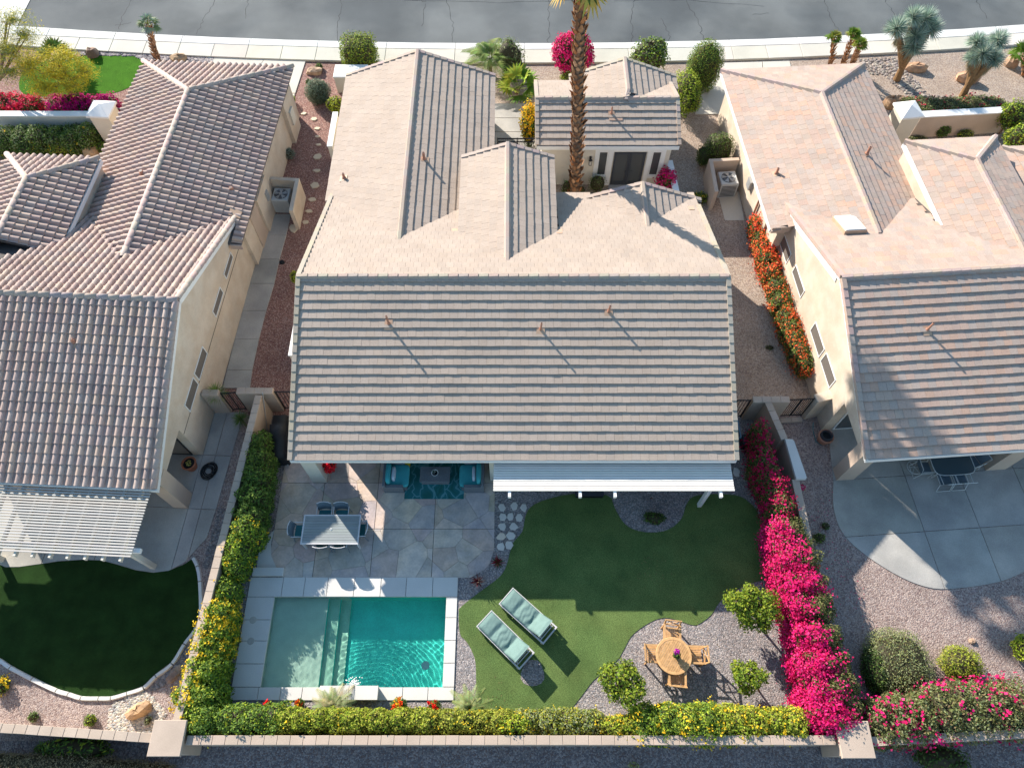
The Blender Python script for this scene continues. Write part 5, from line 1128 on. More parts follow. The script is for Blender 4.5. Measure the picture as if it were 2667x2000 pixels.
tree('citrus_tree', 'citrus tree with round crown in front of the teak table', 'tree', (1672,1868), (1622,1778,1.5), rblobs(.72,.65,9,3), 4800, .105, CIT, r0=.04, core=.42)
tree('citrus_tree', 'largest citrus tree at the right tip of the lawn', 'tree', (1985,1640), (1958,1580,1.5), rblobs(.80,.7,10,4), 6500, .105, CIT, r0=.05, core=.5)
tree('citrus_tree', 'smallest sparse citrus tree right of the teak table', 'tree', (1978,1800), (1946,1765,1.1), rblobs(.55,.6,7,5), 2600, .105, CIT, r0=.035, core=.35)
# ---- yellow palo verde at the top left
PV = [(.58,.48,.03),(.70,.56,.04),(.44,.42,.05),(.78,.62,.05),(.34,.36,.06)]
tree('palo_verde_tree', 'airy tree with golden yellow blossom at the left edge of the bright lawn', 'tree', (190,250), (150,185,2.3), [(0,0,0,1.5,1.0,.7),(-1.2,.1,.3,1.1,.9,.6),(1.1,-.1,0,.9,.8,.5),(.4,.3,.5,.9,.8,.5),(-.5,-.7,-.4,1.1,.6,.5),(.6,-.7,-.3,.9,.5,.4)], 22000, .16, PV, asp=.14, r0=.09, shell=(.1,1.1), lump=.25, limbs=14)
tree('palo_verde_tree', 'thin pale tree with sparse yellow twigs at the top left corner', 'tree', (0,290), (20,130,3.6), [(0,0,0,1.3,1.2,1.0),(-1.0,.2,.6,1.0,.9,.8),(.9,.4,.5,.9,.9,.7),(.4,1.0,.9,.9,.8,.6),(0,-.8,-.6,1.0,.7,.6)], 13000, .16, PV[2:]+OLIVE[:2], asp=.12, r0=.08, shell=(.0,1.2), lump=.3, limbs=16)

# ---------------------------------------------------------------- palms, yuccas, spiky plants
def blade(mb, a, b, w, n, col, fold=.0):
    a = Vector(a); b = Vector(b); d = b-a; s = d.cross(Vector(n)).normalized()*w; m = a+d*.45
    mb.add([a-s*.4, m-s, b, m+s, a+s*.4], [(0,1,2,3,4)], col)
def spikes(parent, name, c, R, n, w, pal, down=-.2, r0=.05, bend=.1, mat=None):
    """rosette of stiff pointed leaves all round c"""
    m = MB(); c = Vector(c)
    for i in range(n):
        z = 1-(1-down)*(i+.5)/n; a = i*2.39996; r = math.sqrt(max(0, 1-z*z)); d = Vector((r*math.cos(a), r*math.sin(a), z))
        L = R*random.uniform(.82, 1.08); e = c+d*L+Vector((0,0,-bend*L*(1-abs(z)))); blade(m, c+d*r0, e, w, random.choice([Vector((0,0,1)),Vector((1,0,.3)),Vector((0,1,.3))]), hsv(random.choice(pal), .2))
    return O(name, m, mat or M_LEAF, parent)
YUC = [(.28,.37,.30),(.36,.45,.37),(.20,.28,.22),(.50,.57,.45)]
def trunkseg(mb, pts, rad, col=(1,1,1), n=10): mb.tube(pts, rad, n, col)
def yucca(label, base, stems, lean):
    b = W(*base); t = T('yucca_tree', label, 'yucca', (b.x, b.y, 0)); m = MB(); heads = []
    for (u, v, z, R) in stems:
        p = W(u, v, z)-b; heads.append((p, R))
    c = heads[0][0]
    fork = Vector((c.x*.3, c.y*.3, heads[0][0].z*.35))
    m.tube([(0,0,-.03), fork*.6, fork], [.20,.17,.15], 10, (1.3,1.15,.8))
    for p, R in heads: m.tube([fork*.8, fork.lerp(p, .5)+Vector((0,0,.08)), p-Vector((0,0,.03))], [.15,.17,.14], 10, (1.35,1.2,.85))
    O('trunk', m, M_BARK, t)
    for p, R in heads:
        spikes(t, 'leaf_head', p, R*1.25, 380, .02, YUC, -.55, .05, .12)
    sk = MB()
    for p, R in heads:
        for i in range(90):
            a = random.uniform(0,6.28); k = random.uniform(.0,.45); q = p.lerp(fork, k); d = Vector((math.cos(a), math.sin(a), 0)); blade(sk, q+d*.12, q+d*.22-Vector((0,0,.4)), .02, (0,0,1), hsv((.30,.24,.14),.2))
    O('dead_leaf_skirt', sk, M_LEAF, t, stuff=True); return t
yucca('tallest yucca with five blue green leaf balls beside the sidewalk', (2335,210), [(2385,95,2.9,.62),(2335,75,3.3,.60),(2410,50,3.4,.60),(2380,45,3.7,.55),(2380,122,2.5,.58),(2425,75,2.9,.58)], 0)
yucca('shorter yucca with four blue green leaf balls at the upper right', (2505,255), [(2560,140,2.5,.58),(2545,110,2.7,.52),(2600,105,2.8,.56),(2590,155,2.3,.52),(2535,150,2.2,.45)], 0)
def fanleaf(mb, c, d, L, R, pal, nseg=13, droop=.25):
    """stalk plus a fan of pleated segments"""
    c = Vector(c); d = Vector(d).normalized(); h = c+d*L+Vector((0,0,-.04*L)); side = d.cross(Vector((0,0,1)))
    if side.length < .1: side = Vector((1,0,0))
    side.normalize(); nn = side.cross(d); mb.bar(c, h, .018, .018, (.30,.34,.08)); col = hsv(random.choice(pal), .15)
    for i in range(nseg):
        a = R_(-105+210*i/(nseg-1)); e = d*math.cos(a)+side*math.sin(a); tip = h+e*R*random.uniform(.88,1.0)-Vector((0,0,1))*droop*R*random.uniform(.5,1.1); blade(mb, h, tip, R*.10, nn, tuple(x*random.uniform(.85,1.15) for x in col))
FAN = [(.16,.25,.03),(.22,.32,.04),(.12,.20,.03),(.30,.36,.05)]
def fanpalm(name, label, base, crown, nl, L, R, pal, r0=.12, boots=0, deadleaf=0, droop=.3, elev=(-10,80), cat='palm', spiral=True):
    b = W(*base); c = W(*crown)-b; t = T(name, label, cat, (b.x, b.y, 0)); m = MB()
    P = [Vector((0,0,-.05)), c*.33+Vector((c.x*-.05,0,0)), c*.66, c]; m.tube(P, [r0*1.15,r0,r0*.95,r0*.85], 12, (1,1,1)); O('trunk', m, M_BARK, t)
    if boots:
        bm = MB(); w_ = r0*.62
        bm.add([(-w_*.5,0,-.10),(w_*.5,0,-.10),(w_*.75,.03,.04),(w_*.2,.09,.22),(-w_*.2,.09,.22),(-w_*.75,.03,.04),(0,.075,-.04)],[(0,1,6),(1,2,6),(2,3,6),(3,4,6),(4,5,6),(5,0,6)],(1,1,1))
        ms = []
        for k in range(9):
            cc = random.choice([(1.7,1.35,1.0),(1.4,1.1,.85),(2.4,2.1,1.8),(.9,.7,.55),(1.9,1.25,.75),(2.9,2.7,2.4)]); bb = MB(); bb.v = bm.v; bb.f = bm.f; bb.c = [cc]*len(bm.f); ms.append(bb.mesh('leaf_base', M_BARK))
        for i in range(boots):
            k = (i+.5)/boots; q = P[0].lerp(P[1], k*3) if k < .333 else (P[1].lerp(P[2], (k-.333)*3) if k < .667 else P[2].lerp(P[3], (k-.667)*3)); a = i*2.39996; r = r0*(1.1-.2*k)
            M = Matrix.Translation(q+Vector((math.cos(a)*r*.92, math.sin(a)*r*.92, 0))) @ Matrix.Rotation(a-math.pi/2+random.uniform(-.2,.2), 4, 'Z') @ Matrix.Rotation(random.uniform(-.5,.05), 4, 'X') @ Matrix.Diagonal((random.uniform(.8,1.25),random.uniform(.8,1.4),random.uniform(.8,1.3),1))
            link('leaf_base', random.choice(ms), t, M)
    cm = MB()
    for i in range(nl):
        a = i*2.39996; e = R_(elev[0]+(elev[1]-elev[0])*(i+.5)/nl); d = Vector((math.cos(a)*math.cos(e), math.sin(a)*math.cos(e), math.sin(e))); f = MB(); fanleaf(f, c, d, L*random.uniform(.8,1.1), R*random.uniform(.85,1.1), pal, droop=droop); O('frond', f, M_LEAF, t)
    for i in range(deadleaf):
        a = i*2.39996+.7; d = Vector((math.cos(a)*.6, math.sin(a)*.6, -.8)); f = MB(); fanleaf(f, c-Vector((0,0,.2)), d, L*.7, R*.9, [(.55,.40,.10),(.45,.32,.12),(.40,.36,.08)], droop=.4); O('dead_frond', f, M_LEAF, t)
    return t
fanpalm('palm_tree', 'tall palm with shaggy brown trunk crossing the middle of the photo', (1497,528), (1516,-118,12.3), 30, 1.2, 1.0, [(.09,.14,.03),(.12,.19,.04),(.16,.22,.05)], .215, 300, 3, .3, (-12,80))
fanpalm('palm_tree', 'small leaning fan palm beside the bright green lawn', (412,162), (385,62,3.0), 10, .30, .42, [(.22,.28,.17),(.28,.34,.22),(.16,.22,.10)], .095, 80, 0, .5, (-30,85))
for (b_, c_, l_) in (((2163,172),(2173,100,2.0),'left palm of the three short palms by the sidewalk'),((2193,172),(2223,92,2.3),'middle palm of the three short palms, thickest trunk'),((2217,172),(2240,118,1.6),'right and shortest palm of the three by the sidewalk')):
    fanpalm('palm_tree', l_, b_, c_, 12, .22, .36, FAN+[(.30,.30,.08)], .055, 60, 0, .35, (-5,80))
fanpalm('fan_palm', 'low bright fan palm in the front bed left of the guest house', (1345,240), (1350,232,.7), 15, .75, .80, FAN, .12, 0, 0, .3, (5,75), 'palm')
fanpalm('fan_palm', 'dark fan palm behind the golden yellow tree', (150,175), (150,150,.8), 12, .6, .7, [(.12,.18,.04),(.16,.22,.05)], .12, 0, 0, .25, (10,80), 'palm')
fanpalm('fan_palm', 'green agave like palm at the far right edge of the front yard', (2670,200), (2668,150,.9), 14, .5, .6, FAN, .15, 30, 0, .25, (0,75), 'palm')
def featherpalm(label, base, z, nl, L, pal, elev=(15,80), lw=.022, name='feather_palm', ll=.3, cat='palm'):
    b = W(*base); t = T(name, label, cat, (b.x, b.y, 0)); O('trunk', MB().tube([(0,0,-.03),(0,0,z)], [.10,.08], 8), M_BARK, t)
    for i in range(nl):
        a = i*2.39996; e = R_(elev[0]+(elev[1]-elev[0])*(i+.5)/nl); m = MB(); d = Vector((math.cos(a), math.sin(a), 0)); Li = L*random.uniform(.8,1.1); prev = Vector((0,0,z)); n = 14; col = hsv(random.choice(pal), .12); vz = math.sin(e); vh = math.cos(e)
        for k in range(n):
            s = (k+1)/n; q = Vector((0,0,z))+d*(vh*Li*s+ .15*Li*s*s)+Vector((0,0,vz*Li*s-.65*Li*s*s*(.6+vz*.5)))
            m.bar(prev, q, .012, .012, (.32,.32,.10)); tang = (q-prev).normalized(); side = tang.cross(Vector((0,0,1))).normalized()
            if k > 1:
                for sg in (-1, 1):
                    for h in (0,.5):
                        o_ = prev.lerp(q, h); tip = o_+(side*sg*.8+tang*.6+Vector((0,0,.25-.5*s))).normalized()*ll*Li*(1-abs(s-.45)*1.1); blade(m, o_, tip, lw, (0,0,1), tuple(x*random.uniform(.85,1.15) for x in col))
            prev = q
        O('frond', m, M_LEAF, t)
    return t
featherpalm('feather palm with stiff arching fronds by the sidewalk', (1278,195), .9, 22, 1.9, [(.16,.22,.05),(.22,.28,.07),(.12,.17,.04)])
featherpalm('pygmy palm with silvery fronds in front of the white spillway', (880,1850), .7, 30, .78, [(.26,.30,.13),(.32,.34,.16),(.20,.25,.09),(.38,.34,.16)], (0,80), .009, ll=.30)
featherpalm('pygmy palm between the pool corner and the lawn tip', (1225,1850), .6, 28, .72, [(.24,.30,.10),(.30,.34,.13),(.18,.24,.08)], (0,80), .009, ll=.30)
def tuft(label, uv, z, R, n, pal, name='grass_clump', cat='grass', down=.0, w=.012, bend=.35, r0=.02):
    p = W(*uv); t = T(name, label, cat, (p.x, p.y, 0)); O('stem', MB().tube([(0,0,-.02),(0,0,z)], [.05,.03], 6), M_BARK, t); spikes(t, 'leaves', (0,0,z), R, n, w, pal, down, r0, bend); return t
tuft('tall shaggy grass clump in front of the narrow gate', (592,1062), 1.3, .55, 170, [(.22,.30,.07),(.28,.36,.10),(.16,.24,.05)], bend=.6)
tuft('lower shaggy grass clump against the dividing wall', (640,1108), .6, .5, 110, [(.14,.20,.05),(.20,.26,.08)], bend=.6)
tuft('dark red spiky cordyline with cream tips nearest the pool', (1246,1518), .2, .36, 46, [(.22,.03,.03),(.42,.28,.20),(.16,.02,.03),(.50,.36,.26)], 'cordyline', 'cordyline', .1, .022, .3)
tuft('dark red and green cordyline beside the stepping stones', (1296,1468), .2, .33, 44, [(.22,.02,.03),(.06,.10,.03),(.30,.04,.04)], 'cordyline', 'cordyline', .1, .022, .3)
tuft('tiny red dried plant on the gravel bay below the patio cover', (1698,1297), .03, .1, 14, [(.30,.06,.03),(.5,.5,.45)], 'plant', 'plant', .2, .012, .1)
# ---------------------------------------------------------------- rocks and stepping stones
def rock(label, uv, r, rz=0, col=(1,1,1), name='boulder'):
    p = W(uv[0], uv[1], r[2]*.4); t = MB(); t.ell((0,0,r[2]*.35), r, 9, 6, col, .30, .8); o = O(name, t, M_ROCK); o.location = (p.x, p.y, 0); o.rotation_euler = (0,0,rz); tag(o, label, 'boulder'); return o
for a in (('pale flat boulder beside the tiny plant on red gravel',(820,187),(.45,.24,.22),.1,(1.3,1.2,1.05)),('tan boulder on the river rocks near the corner hedge',(362,1850),(.42,.22,.28),.5,(1.35,1.15,.85)),
          ('grey brown boulder at the far side of the bright lawn',(240,140),(.36,.3,.35),.2,(.7,.62,.62)),('tan boulder behind the front of the left roof',(465,155),(.45,.28,.3),.3,(1.1,1.0,.8)),
          ('rounded boulder in the bed beside the left hip roof',(238,398),(.46,.32,.35),0,(1.2,1.05,.8)),('sandy boulder behind the tall yucca trunk',(2385,178),(.62,.28,.3),-.1,(1.3,1.05,.85)),
          ('sandy boulder behind the shorter yucca trunk',(2520,205),(.62,.35,.35),-.2,(1.3,1.02,.85)),('brown boulder at the upper right by the agave',(2635,165),(.36,.32,.4),0,(.95,.8,.7)),
          ('pointed boulder left of the right pyramid cap pillar',(2318,270),(.34,.34,.45),0,(.9,.75,.6)),('squat boulder beside the pointed boulder',(2340,262),(.3,.26,.3),.4,(.75,.65,.55)),
          ('small grey stone in the lower right neighbour gravel',(2532,1669),(.12,.1,.08),0,(1.2,1.1,1.0)),('flat rock partly under the corner hedge by the edging',(450,1760),(.28,.16,.08),.8,(.75,.7,.72)),
          ('long flat rock between lawn edging and corner hedge',(458,1745),(.22,.12,.06),.7,(.8,.75,.75))): rock(*a)
def irregular(n, rx, ry, seed):
    q = random.Random(seed); return [(rx*math.cos(a)*q.uniform(.8,1.12), ry*math.sin(a)*q.uniform(.8,1.12)) for a in [6.28*i/n+q.uniform(-.25,.25) for i in range(n)]]
def stepper(uv, rx, ry, seed, col, label, group):
    p = W(*uv); o = O('stepping_stone', MB().bev(irregular(6, rx, ry, seed), 0, .05, .01, col), M_COPE); o.location = (p.x, p.y, 0); tag(o, label, 'stepping stone', group)
rows = [('top',[(1308,1321),(1339,1318),(1365,1322)]),('second',[(1309,1346),(1330,1346),(1353,1349)]),('third',[(1308,1371),(1337,1372)]),('fourth',[(1305,1398),(1331,1396)]),('bottom',[(1304,1424),(1326,1420)])]
k = 0
for rn, pts in rows:
    for i, (u, v) in enumerate(pts):
        pos = (['left','middle','right'] if len(pts) == 3 else ['left','right'])[i]; k += 1
        stepper((u, v), .15 if len(pts) == 3 else .18, .17, k, (1.05,1.0,.96) if (rn, pos) != ('fourth','left') else (1.15,1.0,.85), '%s white stepping stone in the %s row between patio and lawn' % (pos, rn), 'white stepping stones beside the patio')
stepper((1917,1230), .16, .2, 77, (1,1,1), 'white stepping stone at the right end of the slatted patio cover', None)
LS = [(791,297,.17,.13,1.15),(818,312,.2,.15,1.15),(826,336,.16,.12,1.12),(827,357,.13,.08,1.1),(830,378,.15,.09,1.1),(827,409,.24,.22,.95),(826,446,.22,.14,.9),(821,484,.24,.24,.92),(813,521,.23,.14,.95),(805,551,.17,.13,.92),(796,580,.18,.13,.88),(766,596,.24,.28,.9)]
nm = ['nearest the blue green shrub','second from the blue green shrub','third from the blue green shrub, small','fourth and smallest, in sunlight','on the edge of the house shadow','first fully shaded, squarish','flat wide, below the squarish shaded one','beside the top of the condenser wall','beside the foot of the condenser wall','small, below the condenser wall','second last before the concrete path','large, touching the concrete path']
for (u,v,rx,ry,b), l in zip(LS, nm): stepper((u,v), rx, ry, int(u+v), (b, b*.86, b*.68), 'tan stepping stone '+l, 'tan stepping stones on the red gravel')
# river rocks: real pebbles
def pebbles(name, poly, n, r, cols, z=.0):
    P = px(poly) if len(poly[0]) == 2 and abs(poly[0][0]) > 60 or True else poly
    P = [tuple(W(*p))[:2] for p in poly]; xs = [p[0] for p in P]; ys = [p[1] for p in P]; m = MB()
    if area(P) < 0: P = P[::-1]
    def inside(x, y):
        c = False; j = len(P)-1
        for i in range(len(P)):
            if (P[i][1] > y) != (P[j][1] > y) and x < (P[j][0]-P[i][0])*(y-P[i][1])/(P[j][1]-P[i][1])+P[i][0]: c = not c
            j = i
        return c
    k = 0
    while k < n:
        x = random.uniform(min(xs), max(xs)); y = random.uniform(min(ys), max(ys))
        if not inside(x, y): continue
        k += 1; a = random.uniform(r*.6, r*1.4); m.ell((x, y, a*.25), (a, a*random.uniform(.55,.9), a*.45), 6, 4, hsv(random.choice(cols), .15, .03), .15)
    o = O(name, m, M_PEB, None); o['kind'] = 'stuff'; return o
pebbles('river_rocks', [(300,1828),(372,1800),(400,1815),(435,1862),(400,1912),(278,1903),(285,1850)], 1500, .045, [(1.2,1.15,1.0),(.9,.9,.9),(1.4,1.3,1.15),(1.1,.95,.8),(.7,.72,.75)])
pebbles('dark_river_rocks', [(485,1680),(505,1690),(470,1760),(400,1800),(385,1795),(455,1730)], 500, .04, [(.5,.47,.5),(.65,.6,.6),(.4,.38,.4)])
pebbles('dark_river_rocks', [(570,1320),(590,1330),(560,1440),(540,1480),(528,1478),(550,1400)], 450, .042, [(.5,.47,.5),(.75,.68,.66),(.4,.38,.4)])
pebbles('grey_river_rocks', [(200,137),(560,150),(550,168),(380,160),(350,148),(215,145)], 1100, .075, [(.55,.5,.56),(.8,.72,.75),(.45,.42,.48),(1.0,.9,.88)])
pebbles('grey_river_rocks', [(2235,155),(2330,150),(2420,250),(2540,255),(2500,272),(2390,268),(2300,200),(2250,190)], 900, .07, [(.7,.62,.6),(.9,.8,.72),(.55,.48,.47),(1.05,.95,.85)])

# ---------------------------------------------------------------- condensers with their screen walls
def condenser(label, p, rz, s=.82, h=.85, grille=False):
    t = T('air_conditioner', label, 'air conditioner', (p.x, p.y, .03), rz); a = s/2
    O('casing', MB().bev([(-a,-a),(a,-a),(a,a),(-a,a)], 0, h, .03), M_ACBODY, t)
    O('fan_opening', MB().lathe([(0,h+.004),(a*.80,h+.004)], (0,0,0), 24), M_DKGREY, t)
    m = MB(); 
    for k in range(5): m.add([(a*.8*math.cos(x)*r_, a*.8*math.sin(x)*r_, h+.012+z_) for x, r_, z_ in ((k*1.2566,.2,0),(k*1.2566+.1,.95,0),(k*1.2566+.75,.95,.02),(k*1.2566+.7,.2,.02))], [(0,1,2,3)])
    O('fan', m, M_METAL, t)
    for r_ in (.2,.35,.5,.65,.8): g = MB().tube([(a*r_*math.cos(x), a*r_*math.sin(x), h+.05) for x in [j*math.pi/12 for j in range(25)]], .006, 4); O('guard_ring', g, M_METAL, t)
    O('hub', MB().lathe([(0,h+.07),(.07,h+.065),(.08,h+.03)], (0,0,0), 14), M_METAL, t)
    for j in range(8): O('louvre', MB().box(-a*.85, a*.85, -a-.012, -a+.01, .08+j*.09, .12+j*.09), M_DKGREY if grille else M_METAL, t)
    return t
def screenwall(label, pts, h, w=.18, vents=None, mat=None):
    t = T('screen_wall', label, 'wall', (pts[0][0], pts[0][1], 0))
    for i, (p, q) in enumerate(zip(pts, pts[1:])):
        a = Vector((p[0]-pts[0][0], p[1]-pts[0][1], h/2)); b = Vector((q[0]-pts[0][0], q[1]-pts[0][1], h/2)); d = (b-a).normalized()
        O('wall_panel', MB().bar(a-d*(w/2 if i else 0), b+d*(w/2-.004), w, h+.004*i), mat or M_STUC, t)
    return t
a = W(712,450,1.3); b = W(779,452,1.3); c = W(772,565,1.3)
a = FL.M @ Vector((.12,16.2,0)); b = FL.M @ Vector((1.42,16.15,0)); c = FL.M @ Vector((1.5,14.3,0))
screenwall('cream L shaped wall screening the left condenser', [(a.x,a.y),(b.x,b.y),(c.x,c.y)], 1.3)
q_ = W(732,507,.85); condenser('condenser in shade with dark fan behind the left cream screen wall', q_, R_(-3), .8, .85)
a = W(1925,414,1.3); b = W(1852,418,1.3); c = W(1872,492,1.3)
screenwall('tan L shaped wall screening the right condenser', [(a.x,a.y),(b.x,b.y),(c.x-.12,c.y-.1)], 1.3, mat=M_STUC3)
q_ = W(1897,464,.9); condenser('sunlit pale condenser with silver fan in the right enclosure', q_, R_(5), .85, .9, True)

# ---------------------------------------------------------------- outdoor furniture
def slatbox(mb, x0, x1, y0, y1, z0, z1, col=(1,1,1)): mb.box(x0,x1,y0,y1,z0,z1,col)
# dining table with plank top
p = W(862,1378,.75)
tb = T('dining_table', 'blue grey slatted dining table with a small umbrella hole', 'table', (p.x, p.y, 0)); hx, hy = 1.06, .56
n = 10
for i in range(n):
    y = -hy+.05+i*(2*hy-.1)/n; O('plank', MB().box(-hx+.05, hx-.05, y+.004, y+(2*hy-.1)/n-.004, .725, .75, tintc(.04)), M_SLATE, tb)
m = MB(); m.box(-hx,hx,-hy,-hy+.05,.70,.752); m.box(-hx,hx,hy-.05,hy,.70,.752); m.box(-hx,-hx+.05,-hy+.05,hy-.05,.70,.752); m.box(hx-.05,hx,-hy+.05,hy-.05,.70,.752); O('table_frame', m, M_LFRAME, tb)
for sx in (-1,1):
    for sy in (-1,1): O('leg', MB().box(sx*(hx-.06)-.035,sx*(hx-.06)+.035,sy*(hy-.06)-.035,sy*(hy-.06)+.035,0,.70), M_LFRAME, tb)
O('umbrella_ring', MB().lathe([(.022,.77),(.04,.765),(.045,.752)], (0,0,0), 14), M_WHITE, tb); O('umbrella_hole', MB().lathe([(0,.762),(.021,.762)], (0,0,0), 10), M_IRON, tb)
def sling_chair():
    t = T('dining_chair', 'x', 'chair', (0,0,0), 0, 'chairs around the blue grey dining table')
    m = MB()
    O('seat', MB().add([(-.24,-.24,.43),(.24,-.24,.43),(.24,.22,.41),(-.24,.22,.41),(-.24,-.24,.46),(.24,-.24,.46),(.24,.22,.44),(-.24,.22,.44)], [(3,2,1,0),(4,5,6,7),(0,1,5,4),(1,2,6,5),(2,3,7,6),(3,0,4,7)]), M_TEALS, t)
    bk = MB(); N_ = 7
    for j, (z, yb) in enumerate(((.46,.22),(.66,.27),(.88,.34))):
        for i in range(N_): x = -.25+.5*i/(N_-1); bk.v.append((x, yb+.05*(1-(2*x/.5)**2), z))
    bk.f = [(j*N_+i, j*N_+i+1, (j+1)*N_+i+1, (j+1)*N_+i) for j in range(2) for i in range(N_-1)]; bk.c = [(1,1,1)]*len(bk.f); O('backrest', bk, M_BLUEF, t)
    O('back_rail', MB().tube([(-.27,.33,.88),(-.14,.375,.90),(0,.39,.905),(.14,.375,.90),(.27,.33,.88)], .016, 6), M_LFRAME, t)
    for sx in (-1,1):
        O('arm', MB().tube([(sx*.28,.30,.66),(sx*.28,-.02,.66),(sx*.28,-.22,.63)], .016, 6), M_LFRAME, t)
        O('leg', MB().tube([(sx*.27,-.23,.64),(sx*.27,-.26,.0)], .015, 6), M_BLUEF, t); O('leg', MB().tube([(sx*.27,.32,.88),(sx*.27,.23,.42),(sx*.27,.30,0)], .015, 6), M_BLUEF, t)
    return t
ch = sling_chair(); first = True
for (x, y, rz, l) in ((-.36,.62,0,'grey blue sling chair behind the dining table, left of two'),(.27,.62,0,'grey blue sling chair behind the dining table, right of two'),(-.30,-.36,180,'sling chair tucked under the near side of the dining table, left of two'),(.35,-.36,180,'sling chair tucked under the near side of the dining table, right of two'),(-1.18,.02,90,'sling chair with teal seat at the left end of the dining table'),(.98,.05,-90,'sling chair tucked in at the right end of the dining table')):
    place(ch, (p.x+x, p.y+y, 0), R_(rz), l, first); first = False
# loungers
def lounger():
    t = T('sun_lounger', 'x', 'sun lounger', (0,0,0), 0, 'sun loungers on the lawn')   # x across (width .72), y along: foot at +y, head at -y
    w, L = .36, 1.0
    for sx in (-1,1): O('side_rail', MB().box(sx*w-.025, sx*w+.025, -L, L-.02, .24, .32), M_LFRAME, t)
    O('end_rail', MB().box(-w-.025, w+.025, -L-.05, -L, .24, .325), M_LFRAME, t); O('end_rail', MB().box(-w-.025, w+.025, L-.02, L+.03, .24, .325), M_LFRAME, t)
    for sx in (-1,1):
        for y in (-L+.05, L-.12): O('leg', MB().box(sx*w-.025, sx*w+.025, y-.03, y+.03, 0, .24), M_LFRAME, t)
    for sy in (-.80,-.88): O('cross_bar', MB().box(-w+.03, w-.03, sy-.015, sy+.015, .25, .28), M_LFRAME, t)
    m = MB(); b0 = Vector((0,-.30,.34)); b1 = Vector((0,-.80,.74)) 
    m.bar((-w+.03,b0.y,b0.z), (-w+.03,b1.y,b1.z), .035, .04); m.bar((w-.03,b0.y,b0.z), (w-.03,b1.y,b1.z), .035, .04); m.bar((-w,b1.y,b1.z), (w,b1.y,b1.z), .035, .04)
    m.bar((-w+.08,-.62,.58), (-w+.10,-.86,.27), .03, .03); m.bar((w-.08,-.62,.58), (w-.10,-.86,.27), .03, .03); m.add([(-w+.05,-.31,.34),(w-.05,-.31,.34),(w-.05,-.79,.725),(-w+.05,-.79,.725)], [(0,1,2,3)]); O('back_frame', m, M_LFRAME, t)
    # cushion: wrinkled, three panels
    cu = MB(); nx_, ny_ = 14, 60; prof = []
    for j in range(ny_+1):
        s = j/ny_; d = s*2.0
        if d < 1.28: y, z = L-.01-d, .37
        else: k = (d-1.28)/.72; y, z = -.29-k*.53, .37+k*.42
        seam = min(abs(s-.30), abs(s-.64), abs(s-.0), abs(s-1.0)); puff = .055*min(1, seam*14)
        prof.append((y, z, puff, s))
    for j, (y, z, pf, s) in enumerate(prof):
        for i in range(nx_+1):
            x = (i/nx_-.5); e = min(1, (.5-abs(x))*9); wr = .009*math.sin(s*70+math.sin(x*9+s*20)*2.2)*(1 if .3 < s < .66 else .25)*e
            cu.v.append((x*.70, y, z+pf*e**.5+wr+.02))
    cu.f = [(j*(nx_+1)+i, (j+1)*(nx_+1)+i, (j+1)*(nx_+1)+i+1, j*(nx_+1)+i+1) for j in range(ny_) for i in range(nx_)]
    base = len(cu.v)
    for j, (y, z, pf, s) in enumerate(prof):
        for x in (-.35,.35): cu.v.append((x, y, z-.02))
    for j in range(ny_):
        cu.f += [(base+2*j, base+2*j+2, (j+1)*(nx_+1), j*(nx_+1)), (base+2*j+1, j*(nx_+1)+nx_, (j+1)*(nx_+1)+nx_, base+2*j+3)]
    k = ny_; cu.f += [tuple([base, base+1]+[i for i in range(nx_, -1, -1)]), tuple([base+2*k+1, base+2*k]+[k*(nx_+1)+i for i in range(nx_+1)])]
    cu.c = [(1,1,1)]*len(cu.f); cu.smooth = True; O('cushion', cu, M_MINT, t); return t
lo = lounger()
for i, (cf, hd, l) in enumerate((((1316,1548),(1434,1655),'mint cushioned sun lounger nearer the patio, right of the pair'),((1258,1606),(1374,1722),'mint cushioned sun lounger over the small gravel island, left of the pair'))):
    f = W(*cf, .4); h = W(*hd, .35); d = h-f; place(lo, ((f.x+h.x)/2, (f.y+h.y)/2, 0), math.atan2(-d.y, -d.x)-math.pi/2, l, i == 0)
# round teak table and chairs
p = W(1755,1707,.74); tt = T('teak_table', 'round slatted teak table with a potted flower on it', 'table', (p.x,p.y,0), R_(-35)); R0 = .61
for i in range(15):
    y0_ = -R0+.09+i*(2*R0-.18)/15; y1_ = y0_+(2*R0-.18)/15-.008; k = math.sqrt(max(0,(R0-.09)**2-max(abs(y0_),abs(y1_))**2)); k2 = math.sqrt(max(0,(R0-.09)**2-min(abs(y0_),abs(y1_))**2))
    pts = [(y0_,-math.sqrt(max(0,(R0-.08)**2-y0_**2))),(y1_,-math.sqrt(max(0,(R0-.08)**2-y1_**2))),(y1_,math.sqrt(max(0,(R0-.08)**2-y1_**2))),(y0_,math.sqrt(max(0,(R0-.08)**2-y0_**2)))]
    O('slat', MB().prism(pts, .715, .735, tintc(.10,.02)), M_TEAK, tt)
rm = MB(); rm.lathe([(R0-.09,.71),(R0-.09,.742),(R0-.01,.742),(R0,.735),(R0,.71),(R0-.09,.71)], (0,0,0), 48, (1.15,1.15,1.15)); O('rim', rm, M_TEAK, tt)
O('ring_apron', MB().lathe([(.42,.60),(.42,.71),(.45,.71),(.45,.60)], (0,0,0), 32), M_TEAK, tt)
for i in range(4): a = math.pi/4+i*math.pi/2; O('leg', MB().bar((.38*math.cos(a),.38*math.sin(a),.70), (.42*math.cos(a),.42*math.sin(a),0), .05, .05), M_TEAK, tt)
